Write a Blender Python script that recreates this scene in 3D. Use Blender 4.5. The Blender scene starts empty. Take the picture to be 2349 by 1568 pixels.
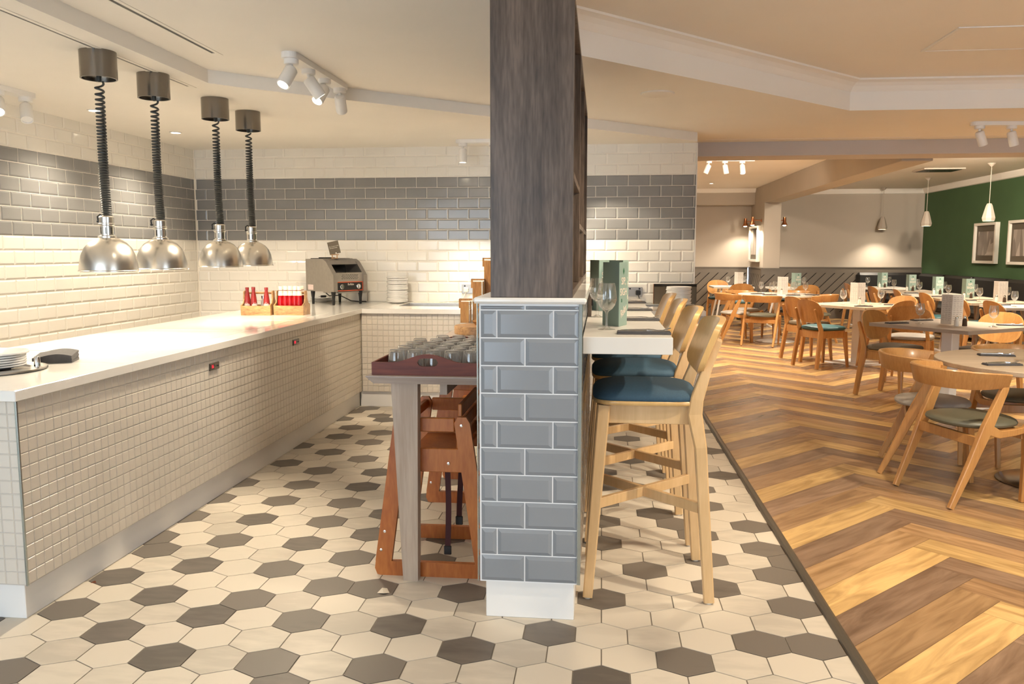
import bpy, bmesh, math, random
from mathutils import Vector, Matrix
random.seed(7)
S = bpy.context.scene
C = S.collection
PI = math.pi

# ------------------------------------------------------------------ camera, world, light, exposure
cam = bpy.data.cameras.new('camera')
cam.sensor_width = 36.0
cam.lens = 36.0 * 1880.0 / 2349.0
cam.clip_start = 0.05
cam_o = bpy.data.objects.new('camera', cam)
C.objects.link(cam_o)
cam_o.location = (0, 0, 1.36)
cam_o.rotation_euler = (PI / 2 - 0.1095, 0, 0.1085)
S.camera = cam_o

S.view_settings.view_transform = 'Standard'
S.view_settings.look = 'None'
S.view_settings.gamma = 1.0
S.view_settings.use_curve_mapping = False
S.view_settings.exposure = 1.12

wd = bpy.data.worlds.new('daylight')
S.world = wd
wd.use_nodes = True
bg = wd.node_tree.nodes['Background']
bg.inputs['Color'].default_value = (0.72, 0.86, 1.0, 1)
bg.inputs['Strength'].default_value = 2.6

S.cycles.max_bounces = 12
S.cycles.diffuse_bounces = 5
S.cycles.glossy_bounces = 8
S.cycles.transmission_bounces = 8
S.cycles.transparent_max_bounces = 32
S.cycles.sample_clamp_indirect = 6.0
S.cycles.caustics_reflective = False
S.cycles.caustics_refractive = False
S.cycles.use_denoising = True

WARM = (1.0, 0.85, 0.64)
WARM2 = (1.0, 0.86, 0.68)

def spot(loc, target, power, deg=70, blend=0.6, color=WARM, radius=0.04):
    l = bpy.data.lights.new('lamp_light', 'SPOT')
    l.energy = power; l.spot_size = math.radians(deg); l.spot_blend = blend
    l.color = color; l.shadow_soft_size = radius
    o = bpy.data.objects.new('lamp_light', l); C.objects.link(o)
    o.location = loc
    d = Vector(target) - Vector(loc)
    o.rotation_euler = d.to_track_quat('-Z', 'Y').to_euler()
    return o

def bulb(loc, power, color=WARM, radius=0.05):
    l = bpy.data.lights.new('lamp_light', 'POINT')
    l.energy = power; l.color = color; l.shadow_soft_size = radius
    o = bpy.data.objects.new('lamp_light', l); C.objects.link(o); o.location = loc
    return o

# the window front of the room lies open behind the camera: a portal for the daylight
pl = bpy.data.lights.new('window_portal', 'AREA')
pl.shape = 'RECTANGLE'; pl.size = 10.6; pl.size_y = 2.5
pl.cycles.is_portal = True
po = bpy.data.objects.new('window_portal', pl); C.objects.link(po)
po.location = (1.15, -1.95, 1.2); po.rotation_euler = (PI / 2, 0, 0)   # faces +Y

# two visible downlights by the left wall; the others are unseen, added for brightness
for (x, y, z, p) in [(-3.62, 6.77, 2.35, 60), (-3.63, 5.66, 2.35, 55), (-3.55, 4.3, 2.35, 55),
                     (-1.2, 1.2, 2.43, 10), (-1.2, 3.2, 2.43, 16), (0.6, 1.6, 2.65, 18), (0.8, 3.9, 2.65, 40), (2.6, 1.8, 2.65, 90), (2.5, 3.8, 2.65, 100), (4.6, 3.4, 2.65, 110), (5.2, 6.2, 2.65, 130)]:
    spot((x, y, z), (x, y, 0), p, 125, 0.8, WARM, 0.06)
# two aimed spotlights of the raised ceiling, on the bar and its stools
spot((1.9, 2.3, 2.62), (0.15, 3.7, 0.85), 95, 46, 0.35, WARM, 0.02)
spot((1.7, 3.4, 2.62), (0.05, 4.6, 1.0), 70, 50, 0.4, WARM, 0.02)
for (x, y, p) in [(2.0, 15.7, 150), (1.9, 10.2, 140), (4.2, 10.0, 150), (5.0, 11.2, 150), (2.2, 11.3, 140), (1.7, 13.2, 110)]:  # only the far left downlight is real; the rest are added to brighten
    spot((x, y, 2.60), (x, y, 0), p, 130, 0.8, WARM2, 0.06)
# added spots hidden behind the front beam, brightening the dining room walls
for (x, y, tx, ty, p) in [(2.0, 9.6, 2.0, 17.5, 220), (4.0, 9.8, 4.6, 17.5, 360), (4.6, 10.6, 6.45, 14.6, 260), (4.6, 9.6, 6.45, 12.0, 160)]:
    spot((x, y, 2.57), (tx, ty, 1.6), p, 60, 0.9, WARM2, 0.08)

# ------------------------------------------------------------------ materials
def nmat(name):
    m = bpy.data.materials.new(name); m.use_nodes = True
    nt = m.node_tree
    return m, nt, nt.nodes['Principled BSDF']

def mat(name, col, rough=0.5, metal=0.0, spec=0.5, var=0.0, vscale=8.0, coat=0.0, bump=0.0, bscale=60.0, emit=None, es=0.0):
    m, nt, b = nmat(name)
    b.inputs['Base Color'].default_value = (*col, 1)
    b.inputs['Roughness'].default_value = rough
    b.inputs['Metallic'].default_value = metal
    b.inputs['Specular IOR Level'].default_value = spec
    if coat: b.inputs['Coat Weight'].default_value = coat; b.inputs['Coat Roughness'].default_value = 0.08
    if emit: b.inputs['Emission Color'].default_value = (*emit, 1); b.inputs['Emission Strength'].default_value = es
    tc = nt.nodes.new('ShaderNodeTexCoord')
    if var:
        n = nt.nodes.new('ShaderNodeTexNoise'); n.inputs['Scale'].default_value = vscale; n.inputs['Detail'].default_value = 5
        nt.links.new(tc.outputs['Object'], n.inputs['Vector'])
        r = nt.nodes.new('ShaderNodeValToRGB')
        r.color_ramp.elements[0].position = 0.3; r.color_ramp.elements[1].position = 0.7
        r.color_ramp.elements[0].color = (*[c * (1 - var) for c in col], 1)
        r.color_ramp.elements[1].color = (*[min(1, c * (1 + var)) for c in col], 1)
        nt.links.new(n.outputs['Fac'], r.inputs['Fac']); nt.links.new(r.outputs['Color'], b.inputs['Base Color'])
    if bump:
        n = nt.nodes.new('ShaderNodeTexNoise'); n.inputs['Scale'].default_value = bscale; n.inputs['Detail'].default_value = 3
        nt.links.new(tc.outputs['Object'], n.inputs['Vector'])
        bp = nt.nodes.new('ShaderNodeBump'); bp.inputs['Strength'].default_value = bump; bp.inputs['Distance'].default_value = 0.002
        nt.links.new(n.outputs['Fac'], bp.inputs['Height']); nt.links.new(bp.outputs['Normal'], b.inputs['Normal'])
    return m

def wood(name, c1, c2, c3=None, scale=6.0, stretch=(1, 1, 0.08), rough=0.4, coat=0.0, coord='Object', fine=0.35, dist=1.2):
    m, nt, b = nmat(name)
    tc = nt.nodes.new('ShaderNodeTexCoord')
    mp = nt.nodes.new('ShaderNodeMapping'); mp.inputs['Scale'].default_value = stretch
    nt.links.new(tc.outputs[coord], mp.inputs['Vector'])
    n = nt.nodes.new('ShaderNodeTexNoise'); n.inputs['Scale'].default_value = scale; n.inputs['Detail'].default_value = 4; n.inputs['Distortion'].default_value = dist
    n2 = nt.nodes.new('ShaderNodeTexNoise'); n2.inputs['Scale'].default_value = scale * 14; n2.inputs['Detail'].default_value = 2
    nt.links.new(mp.outputs[0], n.inputs['Vector']); nt.links.new(mp.outputs[0], n2.inputs['Vector'])
    mx = nt.nodes.new('ShaderNodeMix'); mx.inputs['Factor'].default_value = fine
    nt.links.new(n.outputs['Fac'], mx.inputs['A']); nt.links.new(n2.outputs['Fac'], mx.inputs['B'])
    r = nt.nodes.new('ShaderNodeValToRGB')
    e = r.color_ramp.elements
    e[0].position = 0.36; e[1].position = 0.64
    e[0].color = (*c1, 1); e[1].color = (*c2, 1)
    if c3: k = e.new(0.5); k.color = (*c3, 1)
    nt.links.new(mx.outputs['Result'], r.inputs['Fac']); nt.links.new(r.outputs['Color'], b.inputs['Base Color'])
    b.inputs['Roughness'].default_value = rough
    if coat: b.inputs['Coat Weight'].default_value = coat; b.inputs['Coat Roughness'].default_value = 0.15
    return m

def glassmat(name, ior=1.5, film=0.30, haze=0.03, tint=(0.995, 0.997, 0.995)):
    """thin walled clear glass: clear face on, mirror like at grazing angles"""
    m, nt, b = nmat(name)
    out = [n for n in nt.nodes if n.type == 'OUTPUT_MATERIAL'][0]
    tr = nt.nodes.new('ShaderNodeBsdfTransparent'); tr.inputs['Color'].default_value = (*tint, 1)
    gl = nt.nodes.new('ShaderNodeBsdfGlossy'); gl.inputs['Roughness'].default_value = 0.02
    fr = nt.nodes.new('ShaderNodeFresnel'); fr.inputs['IOR'].default_value = ior
    ge = nt.nodes.new('ShaderNodeNewGeometry')
    lw = nt.nodes.new('ShaderNodeLayerWeight'); lw.inputs['Blend'].default_value = 0.5
    pw = nt.nodes.new('ShaderNodeMath'); pw.operation = 'POWER'; pw.inputs[1].default_value = 1.9
    ml = nt.nodes.new('ShaderNodeMath'); ml.operation = 'MULTIPLY_ADD'; ml.inputs[1].default_value = 0.80; ml.inputs[2].default_value = 0.09
    nt.links.new(lw.outputs['Facing'], pw.inputs[0]); nt.links.new(pw.outputs[0], ml.inputs[0])
    mx = nt.nodes.new('ShaderNodeMixShader')
    nt.links.new(ml.outputs[0], mx.inputs['Fac']); nt.links.new(tr.outputs[0], mx.inputs[1]); nt.links.new(gl.outputs[0], mx.inputs[2])
    df = nt.nodes.new('ShaderNodeBsdfTranslucent'); df.inputs['Color'].default_value = (0.9, 0.9, 0.88, 1)
    m2 = nt.nodes.new('ShaderNodeMixShader'); m3 = nt.nodes.new('ShaderNodeMath'); m3.operation = 'MULTIPLY_ADD'; m3.inputs[1].default_value = film; m3.inputs[2].default_value = haze
    nt.links.new(pw.outputs[0], m3.inputs[0]); nt.links.new(m3.outputs[0], m2.inputs['Fac'])
    nt.links.new(mx.outputs[0], m2.inputs[1]); nt.links.new(df.outputs[0], m2.inputs[2])
    nt.links.new(m2.outputs[0], out.inputs['Surface'])
    nt.nodes.remove(b); nt.nodes.remove(fr); nt.nodes.remove(ge)
    return m

M = {}
M['ceil'] = mat('ceiling paint', (0.86, 0.82, 0.76), 0.9, var=0.02, vscale=1.5)
M['paint'] = mat('white gloss paint', (0.80, 0.78, 0.75), 0.45, var=0.02, vscale=3)
M['greige'] = mat('greige wall paint', (0.44, 0.385, 0.32), 0.85, var=0.03, vscale=2)
M['soffit'] = mat('grey soffit paint', (0.55, 0.50, 0.47), 0.85, var=0.02, vscale=2)
M['green'] = mat('green wall paint', (0.050, 0.105, 0.040), 0.8, var=0.06, vscale=2)
M['dado'] = mat('taupe panel paint', (0.125, 0.102, 0.078), 0.5, var=0.04, vscale=3)
M['dadogap'] = mat('panel gap painted shade', (0.03, 0.025, 0.02), 0.9)  # near-black backing paints the shade of the grooves into the colour
M['tilew'] = mat('white glazed tile', (0.80, 0.77, 0.71), 0.10, spec=0.5, var=0.025, vscale=2.2)
M['tileg'] = mat('grey glazed tile', (0.245, 0.243, 0.245), 0.10, spec=0.5, var=0.05, vscale=2.5)
M['tilep'] = mat('blue grey glazed tile', (0.24, 0.255, 0.275), 0.16, spec=0.45, var=0.04, vscale=3)
M['grout'] = mat('grout', (0.86, 0.81, 0.73), 0.9)
M['groutw'] = mat('white grout', (0.85, 0.84, 0.83), 0.8)
M['mosaic'] = mat('cream mosaic tile', (0.66, 0.60, 0.52), 0.28, var=0.03, vscale=5)
M['mgrout'] = mat('mosaic grout', (0.56, 0.51, 0.455), 0.9)
M['steel2'] = mat('dull steel casing', (0.40, 0.375, 0.345), 0.36, 0.85, var=0.05, vscale=30)
M['quartz'] = mat('white quartz', (0.83, 0.80, 0.75), 0.10, spec=0.5, var=0.015, vscale=20)
M['quartz2'] = mat('white glass panel', (0.84, 0.81, 0.76), 0.03, spec=0.6)
M['steel'] = mat('brushed steel', (0.62, 0.60, 0.57), 0.28, 1.0, var=0.06, vscale=30)
M['spun'] = mat('spun aluminium', (0.82, 0.79, 0.73), 0.26, 1.0)
M['chrome'] = mat('chrome', (0.8, 0.8, 0.8), 0.08, 1.0)
M['gun'] = mat('gunmetal', (0.19, 0.17, 0.145), 0.24, 0.95)
M['cable'] = mat('black coiled cable', (0.035, 0.038, 0.036), 0.45)
M['black'] = mat('black plastic', (0.012, 0.012, 0.012), 0.35)
M['blackgl'] = mat('black gloss', (0.02, 0.018, 0.016), 0.08)
M['white'] = mat('white enamel', (0.82, 0.80, 0.77), 0.35)
M['trim'] = mat('grey steel trim', (0.42, 0.46, 0.44), 0.25, 0.85)
M['strip'] = mat('dark floor strip', (0.07, 0.06, 0.045), 0.35)
M['darkwood'] = wood('smoked oak laminate', (0.058, 0.040, 0.030), (0.165, 0.118, 0.090), (0.105, 0.075, 0.056), 8, (1, 1, 0.11), 0.38, fine=0.4, dist=2.6)
M['beech'] = wood('beech wood', (0.56, 0.36, 0.17), (0.68, 0.46, 0.24), None, 5, (1, 1, 0.12), 0.35, coat=0.15)
M['beechply'] = wood('beech veneer', (0.55, 0.325, 0.115), (0.67, 0.42, 0.165), None, 7, (1, 1, 0.10), 0.30, coat=0.25)
M['oak'] = wood('honey oak', (0.43, 0.20, 0.060), (0.58, 0.30, 0.10), None, 6, (1, 1, 0.12), 0.35, coat=0.15)
M['oakply'] = wood('honey oak veneer', (0.42, 0.195, 0.058), (0.57, 0.30, 0.105), None, 8, (1, 1, 0.10), 0.33, coat=0.2)
M['mahog'] = wood('mahogany stain', (0.085, 0.013, 0.007), (0.20, 0.040, 0.016), None, 6, (0.12, 1, 1), 0.55, coat=0.0)
M['hichair'] = wood('orange stained wood', (0.33, 0.085, 0.012), (0.50, 0.165, 0.032), None, 6, (1, 1, 0.2), 0.42)
M['acacia'] = wood('acacia wood', (0.25, 0.13, 0.055), (0.50, 0.30, 0.13), (0.41, 0.225, 0.095), 9, (0.35, 1, 1), 0.4, dist=3)
M['pallet'] = wood('rough pine', (0.30, 0.125, 0.032), (0.56, 0.30, 0.095), (0.45, 0.215, 0.062), 9, (1, 1, 0.14), 0.5, dist=2)
M['greyoak'] = wood('grey washed oak', (0.34, 0.25, 0.18), (0.46, 0.36, 0.275), None, 9, (1, 1, 0.07), 0.45)
M['greyoakx'] = wood('grey washed oak top', (0.36, 0.30, 0.265), (0.46, 0.395, 0.35), None, 8, (0.08, 1, 1), 0.4)
M['sandoak'] = wood('sand oak laminate', (0.46, 0.36, 0.26), (0.58, 0.47, 0.35), None, 7, (0.1, 1, 1), 0.35)
M['taupetop'] = mat('taupe laminate', (0.37, 0.30, 0.245), 0.4, var=0.04, vscale=6)
M['whitetop'] = mat('white laminate', (0.74, 0.69, 0.61), 0.3)
M['bartop'] = mat('pale grey solid surface', (0.70, 0.66, 0.60), 0.25, var=0.02, vscale=6)
M['navy'] = mat('navy blue upholstery', (0.026, 0.068, 0.108), 0.75, var=0.12, vscale=120, bump=0.3, bscale=900)
M['teal'] = mat('teal leatherette', (0.035, 0.105, 0.115), 0.45, var=0.05, vscale=20)
M['dteal'] = mat('dark teal leatherette', (0.010, 0.035, 0.04), 0.5)
M['taupe'] = mat('taupe tweed', (0.17, 0.135, 0.09), 0.85, var=0.2, vscale=300)
M['olive'] = mat('olive grey leatherette', (0.115, 0.11, 0.075), 0.42, var=0.05, vscale=12)
M['lgrey'] = mat('light grey leatherette', (0.36, 0.33, 0.29), 0.5, var=0.04, vscale=12)
M['navyl'] = mat('dark slate leatherette', (0.045, 0.045, 0.045), 0.45)
M['banq'] = mat('black leather', (0.010, 0.0085, 0.007), 0.5, var=0.1, vscale=6)
M['banqseat'] = mat('grey banquette base', (0.28, 0.245, 0.20), 0.7)
M['glass'] = glassmat('clear glass')
M['tglass'] = glassmat('tumbler glass with brightening haze', haze=0.13)  # white haze in the material stands in for bright reflections
M['china'] = mat('white china', (0.82, 0.80, 0.77), 0.12)
M['menu'] = mat('sage green card', (0.25, 0.345, 0.295), 0.5)
M['menuw'] = mat('menu paper', (0.62, 0.585, 0.54), 0.6, var=0.06, vscale=30)
M['cream'] = mat('cream print', (0.80, 0.66, 0.55), 0.6)
M['ink'] = mat('grey print', (0.33, 0.31, 0.28), 0.7)
M['dgreen'] = mat('emerald print', (0.015, 0.12, 0.06), 0.5)
M['napkin'] = mat('charcoal napkin', (0.085, 0.08, 0.082), 0.8, var=0.1, vscale=60)
M['red'] = mat('ketchup', (0.36, 0.006, 0.010), 0.12)
M['red2'] = mat('dusky red sauce', (0.26, 0.022, 0.022), 0.15)
M['capw'] = mat('white cap', (0.80, 0.76, 0.66), 0.35)
M['label'] = mat('pale label', (0.62, 0.50, 0.47), 0.5)
M['strap'] = mat('maroon webbing', (0.055, 0.012, 0.012), 0.8)
M['orange'] = mat('orange print', (0.62, 0.10, 0.03), 0.5)
M['lamp_on'] = mat('lit lamp', (1, 0.9, 0.7), 0.5, emit=(1.0, 0.86, 0.62), es=14.0)
M['bulb_on'] = mat('lit bulb', (1, 0.9, 0.7), 0.5, emit=(1.0, 0.86, 0.62), es=5.0)
M['led'] = mat('red led', (0.3, 0, 0), 0.5, emit=(1.0, 0.01, 0.03), es=1.2)
M['copper'] = mat('copper', (0.50, 0.20, 0.09), 0.3, 0.9)
M['pend'] = mat('beige ceramic', (0.40, 0.34, 0.28), 0.6)
M['salt'] = mat('salt', (0.78, 0.74, 0.66), 0.8)
M['pepper'] = mat('pepper', (0.06, 0.035, 0.02), 0.9)
M['darkboard'] = mat('chalkboard card', (0.10, 0.08, 0.055), 0.6)
M['debris'] = mat('brown leaf', (0.16, 0.05, 0.02), 0.8)
M['scrap'] = mat('cream paper scrap', (0.66, 0.56, 0.42), 0.8)
M['sock'] = mat('satin steel plate', (0.40, 0.39, 0.38), 0.35, 0.8)

def hexmat(name, col, var):
    m, nt, b = nmat(name)
    at = nt.nodes.new('ShaderNodeAttribute'); at.attribute_name = 'tone'
    tc = nt.nodes.new('ShaderNodeTexCoord')
    mp = nt.nodes.new('ShaderNodeMapping'); mp.inputs['Scale'].default_value = (1.0, 3.0, 1.0)
    nt.links.new(tc.outputs['Object'], mp.inputs['Vector'])
    n = nt.nodes.new('ShaderNodeTexNoise'); n.inputs['Scale'].default_value = 7; n.inputs['Detail'].default_value = 6
    nt.links.new(mp.outputs[0], n.inputs['Vector'])
    a = nt.nodes.new('ShaderNodeMath'); a.operation = 'ADD'
    nt.links.new(n.outputs['Fac'], a.inputs[0]); nt.links.new(at.outputs['Fac'], a.inputs[1])
    r = nt.nodes.new('ShaderNodeValToRGB')
    e = r.color_ramp.elements; e[0].position = 0.55; e[1].position = 1.45
    e[0].color = (*[c * (1 - var) for c in col], 1); e[1].color = (*[c * (1 + var) for c in col], 1)
    nt.links.new(a.outputs[0], r.inputs['Fac']); nt.links.new(r.outputs['Color'], b.inputs['Base Color'])
    b.inputs['Roughness'].default_value = 0.5; b.inputs['Specular IOR Level'].default_value = 0.35
    return m
M['hexl'] = hexmat('cream hexagon tile', (0.55, 0.49, 0.405), 0.12)
M['hexd'] = hexmat('charcoal hexagon tile', (0.135, 0.115, 0.095), 0.22)
M['hexg'] = mat('hexagon grout', (0.22, 0.19, 0.155), 0.9)

def plankmat():
    m, nt, b = nmat('herringbone oak planks')
    uv = nt.nodes.new('ShaderNodeUVMap'); uv.uv_map = 'UVMap'
    at = nt.nodes.new('ShaderNodeAttribute'); at.attribute_name = 'tone'
    rnd = nt.nodes.new('ShaderNodeAttribute'); rnd.attribute_name = 'vary'
    mp = nt.nodes.new('ShaderNodeMapping'); mp.inputs['Scale'].default_value = (1.1, 9.0, 1.0)
    nt.links.new(uv.outputs[0], mp.inputs['Vector'])
    n = nt.nodes.new('ShaderNodeTexNoise'); n.inputs['Scale'].default_value = 1.6; n.inputs['Detail'].default_value = 6; n.inputs['Distortion'].default_value = 1.6
    nt.links.new(mp.outputs[0], n.inputs['Vector'])
    base = nt.nodes.new('ShaderNodeValToRGB'); base.color_ramp.interpolation = 'LINEAR'
    e = base.color_ramp.elements
    e[0].position = 0.0; e[0].color = (0.60, 0.40, 0.165, 1)
    e[1].position = 1.0; e[1].color = (0.25, 0.165, 0.112, 1)
    k = e.new(0.5); k.color = (0.36, 0.220, 0.115, 1)
    nt.links.new(at.outputs['Fac'], base.inputs['Fac'])
    gr = nt.nodes.new('ShaderNodeValToRGB')
    g = gr.color_ramp.elements; g[0].position = 0.3; g[0].color = (0.66, 0.60, 0.55, 1); g[1].position = 0.68; g[1].color = (1.22, 1.2, 1.18, 1)
    nt.links.new(n.outputs['Fac'], gr.inputs['Fac'])
    mx = nt.nodes.new('ShaderNodeMix'); mx.data_type = 'RGBA'; mx.blend_type = 'MULTIPLY'; mx.inputs[0].default_value = 1.0
    nt.links.new(base.outputs['Color'], mx.inputs[6]); nt.links.new(gr.outputs['Color'], mx.inputs[7])
    hs = nt.nodes.new('ShaderNodeHueSaturation')
    vm = nt.nodes.new('ShaderNodeMapRange'); vm.inputs['To Min'].default_value = 0.86; vm.inputs['To Max'].default_value = 1.16
    nt.links.new(rnd.outputs['Fac'], vm.inputs['Value']); nt.links.new(vm.outputs[0], hs.inputs['Value'])
    nt.links.new(mx.outputs[2], hs.inputs['Color']); nt.links.new(hs.outputs['Color'], b.inputs['Base Color'])
    b.inputs['Roughness'].default_value = 0.27; b.inputs['Specular IOR Level'].default_value = 0.5
    bp = nt.nodes.new('ShaderNodeBump'); bp.inputs['Strength'].default_value = 0.12; bp.inputs['Distance'].default_value = 0.002
    nt.links.new(n.outputs['Fac'], bp.inputs['Height']); nt.links.new(bp.outputs['Normal'], b.inputs['Normal'])
    return m
M['plank'] = plankmat()

# ------------------------------------------------------------------ mesh building
class MB:
    def __init__(s):
        s.v = []; s.f = []; s.m = []; s.sm = []; s.T = Matrix.Identity(4); s.uv = None; s.att = None
    def add(s, vs, fs, mi=0, smooth=False):
        b = len(s.v)
        s.v += [tuple(s.T @ Vector(p)) for p in vs]
        for f in fs:
            s.f.append([b + i for i in f]); s.m.append(mi); s.sm.append(smooth)
    def box(s, x0, y0, z0, x1, y1, z1, bev=0.0, mi=0):
        if x0 > x1: x0, x1 = x1, x0
        if y0 > y1: y0, y1 = y1, y0
        if z0 > z1: z0, z1 = z1, z0
        bev = min(bev, (x1 - x0) * .45, (y1 - y0) * .45, (z1 - z0) * .45)
        if bev <= 0:
            vs = [(x, y, z) for z in (z0, z1) for y in (y0, y1) for x in (x0, x1)]
            s.add(vs, [(0, 2, 3, 1), (4, 5, 7, 6), (0, 1, 5, 4), (2, 6, 7, 3), (0, 4, 6, 2), (1, 3, 7, 5)], mi); return
        def ring(b, z):
            return [(x0 + b, y0, z), (x1 - b, y0, z), (x1, y0 + b, z), (x1, y1 - b, z), (x1 - b, y1, z), (x0 + b, y1, z), (x0, y1 - b, z), (x0, y0 + b, z)]
        def ringin(b, z):
            return [(x0 + b, y0 + b, z), (x1 - b, y0 + b, z), (x1 - b, y0 + b, z), (x1 - b, y1 - b, z), (x1 - b, y1 - b, z), (x0 + b, y1 - b, z), (x0 + b, y1 - b, z), (x0 + b, y0 + b, z)]
        r = [ring(bev, z0 + bev), ring(bev, z1 - bev)]
        vs = r[0] + r[1] + [(x0 + bev, y0 + bev, z1), (x1 - bev, y0 + bev, z1), (x1 - bev, y1 - bev, z1), (x0 + bev, y1 - bev, z1),
                            (x0 + bev, y0 + bev, z0), (x1 - bev, y0 + bev, z0), (x1 - bev, y1 - bev, z0), (x0 + bev, y1 - bev, z0)]
        fs = [(i, (i + 1) % 8, 8 + (i + 1) % 8, 8 + i) for i in range(8)]
        fs += [(8, 9, 17, 16), (10, 11, 18, 17), (12, 13, 19, 18), (14, 15, 16, 19), (9, 10, 17), (11, 12, 18), (13, 14, 19), (15, 8, 16), (16, 17, 18, 19)]
        fs += [(1, 0, 20, 21), (3, 2, 21, 22), (5, 4, 22, 23), (7, 6, 23, 20), (2, 1, 21), (4, 3, 22), (6, 5, 23), (0, 7, 20), (23, 22, 21, 20)]
        s.add(vs, fs, mi)
    def prism(s, poly, axis, a0, a1, mi=0, smooth=False, sides_mi=None):
        n = len(poly)
        def P(p, a):
            return {'x': (a, p[0], p[1]), 'y': (p[0], a, p[1]), 'z': (p[0], p[1], a)}[axis]
        vs = [P(p, a0) for p in poly] + [P(p, a1) for p in poly]
        s.add(vs, [list(range(n)), list(range(2 * n - 1, n - 1, -1))], mi)
        s.add(vs, [(i, (i + 1) % n, n + (i + 1) % n, n + i) for i in range(n)], mi if sides_mi is None else sides_mi, smooth)
    def lathe(s, prof, seg=24, c=(0, 0, 0), mi=0, smooth=True, close=False):
        vs = []; fs = []
        n = len(prof)
        for i in range(seg):
            a = 2 * PI * i / seg
            for r, z in prof: vs.append((c[0] + r * math.cos(a), c[1] + r * math.sin(a), c[2] + z))
        for i in range(seg):
            j = (i + 1) % seg
            rng = n if close else n - 1
            for k in range(rng):
                k2 = (k + 1) % n
                if prof[k][0] < 1e-6 and prof[k2][0] < 1e-6: continue
                if prof[k][0] < 1e-6: fs.append((i * n + k, j * n + k2, i * n + k2))
                elif prof[k2][0] < 1e-6: fs.append((i * n + k, j * n + k, i * n + k2))
                else: fs.append((i * n + k, j * n + k, j * n + k2, i * n + k2))
        s.add(vs, fs, mi, smooth)
    def loft(s, rings, mi=0, smooth=True, cap=True, closed=True):
        n = len(rings[0]); vs = [p for r in rings for p in r]; fs = []
        for k in range(len(rings) - 1):
            for i in range(n if closed else n - 1):
                j = (i + 1) % n
                fs.append((k * n + i, k * n + j, (k + 1) * n + j, (k + 1) * n + i))
        if cap and closed:
            fs.append(list(range(n - 1, -1, -1))); fs.append([(len(rings) - 1) * n + i for i in range(n)])
        s.add(vs, fs, mi, smooth)
    def tube(s, path, r, seg=8, mi=0, cap=True, smooth=True):
        rings = []
        P = [Vector(p) for p in path]
        prev = None
        for i, p in enumerate(P):
            t = (P[min(i + 1, len(P) - 1)] - P[max(i - 1, 0)]).normalized()
            if prev is None:
                up = Vector((0, 0, 1)) if abs(t.z) < 0.9 else Vector((1, 0, 0))
                u = t.cross(up).normalized()
            else:
                u = (prev - t * prev.dot(t)).normalized()
            prev = u; w = t.cross(u)
            rr = r[i] if isinstance(r, (list, tuple)) else r
            rings.append([tuple(p + rr * (math.cos(2 * PI * k / seg) * u + math.sin(2 * PI * k / seg) * w)) for k in range(seg)])
        s.loft(rings, mi, smooth, cap)
    def bar(s, pts, sizes, side=(1, 0, 0), ch=0.2, mi=0, smooth=False):
        """A bar along pts; sizes (a, b) per point: a along `side`, b across; chamfered rectangle section."""
        rings = []
        P = [Vector(p) for p in pts]
        for i, p in enumerate(P):
            t = (P[min(i + 1, len(P) - 1)] - P[max(i - 1, 0)]).normalized()
            u = Vector(side); u = (u - t * u.dot(t)).normalized(); w = t.cross(u)
            a, b = sizes[i] if isinstance(sizes, list) else sizes
            a /= 2; b /= 2; c = min(a, b) * ch
            q = [(a - c, -b), (a, -b + c), (a, b - c), (a - c, b), (-a + c, b), (-a, b - c), (-a, -b + c), (-a + c, -b)]
            rings.append([tuple(p + u * x + w * y) for x, y in q])
        s.loft(rings, mi, smooth)
    def build(s, name, mats, parent=None, loc=None, rot=None, kind=None):
        me = bpy.data.meshes.new(name)
        me.from_pydata(s.v, [], s.f)
        if not isinstance(mats, (list, tuple)): mats = [mats]
        for mm in mats: me.materials.append(M[mm] if isinstance(mm, str) else mm)
        for p, mi, sm in zip(me.polygons, s.m, s.sm):
            p.material_index = mi; p.use_smooth = sm
        bm = bmesh.new(); bm.from_mesh(me)
        bmesh.ops.recalc_face_normals(bm, faces=bm.faces)
        bm.to_mesh(me); bm.free()
        if any(s.sm): me.set_sharp_from_angle(angle=math.radians(38))
        o = bpy.data.objects.new(name, me); C.objects.link(o)
        if parent: o.parent = parent
        if loc: o.location = loc
        if rot: o.rotation_euler = rot
        if kind: o['kind'] = kind
        return o

def tag(o, label, cat, group=None, kind=None):
    o['label'] = label; o['category'] = cat
    if group: o['group'] = group
    if kind: o['kind'] = kind
    return o

def empty(name, loc=(0, 0, 0), rz=0.0, label=None, cat=None, group=None):
    o = bpy.data.objects.new(name, None); C.objects.link(o)
    o.location = loc; o.rotation_euler = (0, 0, rz); o.empty_display_size = 0.1
    if label: tag(o, label, cat, group)
    return o

def dup(root, loc, rz=0.0, label=None, group=None, scale=None):
    r = root.copy(); C.objects.link(r); r.location = loc; r.rotation_euler = (0, 0, rz)
    if label: r['label'] = label
    if group: r['group'] = group
    if scale: r.scale = scale
    for ch in list(root.children):
        c = ch.copy(); C.objects.link(c); c.parent = r
        for g in list(ch.children):
            d = g.copy(); C.objects.link(d); d.parent = c
    return r

def text(body, size, m, parent, loc, rot, name='lettering', extrude=0.0004, align='CENTER', shear=0.0, sx=1.0):
    cu = bpy.data.curves.new(name, 'FONT'); cu.body = body; cu.size = size; cu.extrude = extrude
    cu.align_x = align; cu.align_y = 'CENTER'; cu.shear = shear; cu.resolution_u = 4
    cu.materials.append(M[m])
    tmp = bpy.data.objects.new(name, cu)
    me = bpy.data.meshes.new_from_object(tmp); me.name = name
    bpy.data.objects.remove(tmp); bpy.data.curves.remove(cu)
    o = bpy.data.objects.new(name, me); C.objects.link(o); o.parent = parent
    o.location = loc; o.rotation_euler = rot; o.scale = (sx, 1, 1)
    return o

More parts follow.
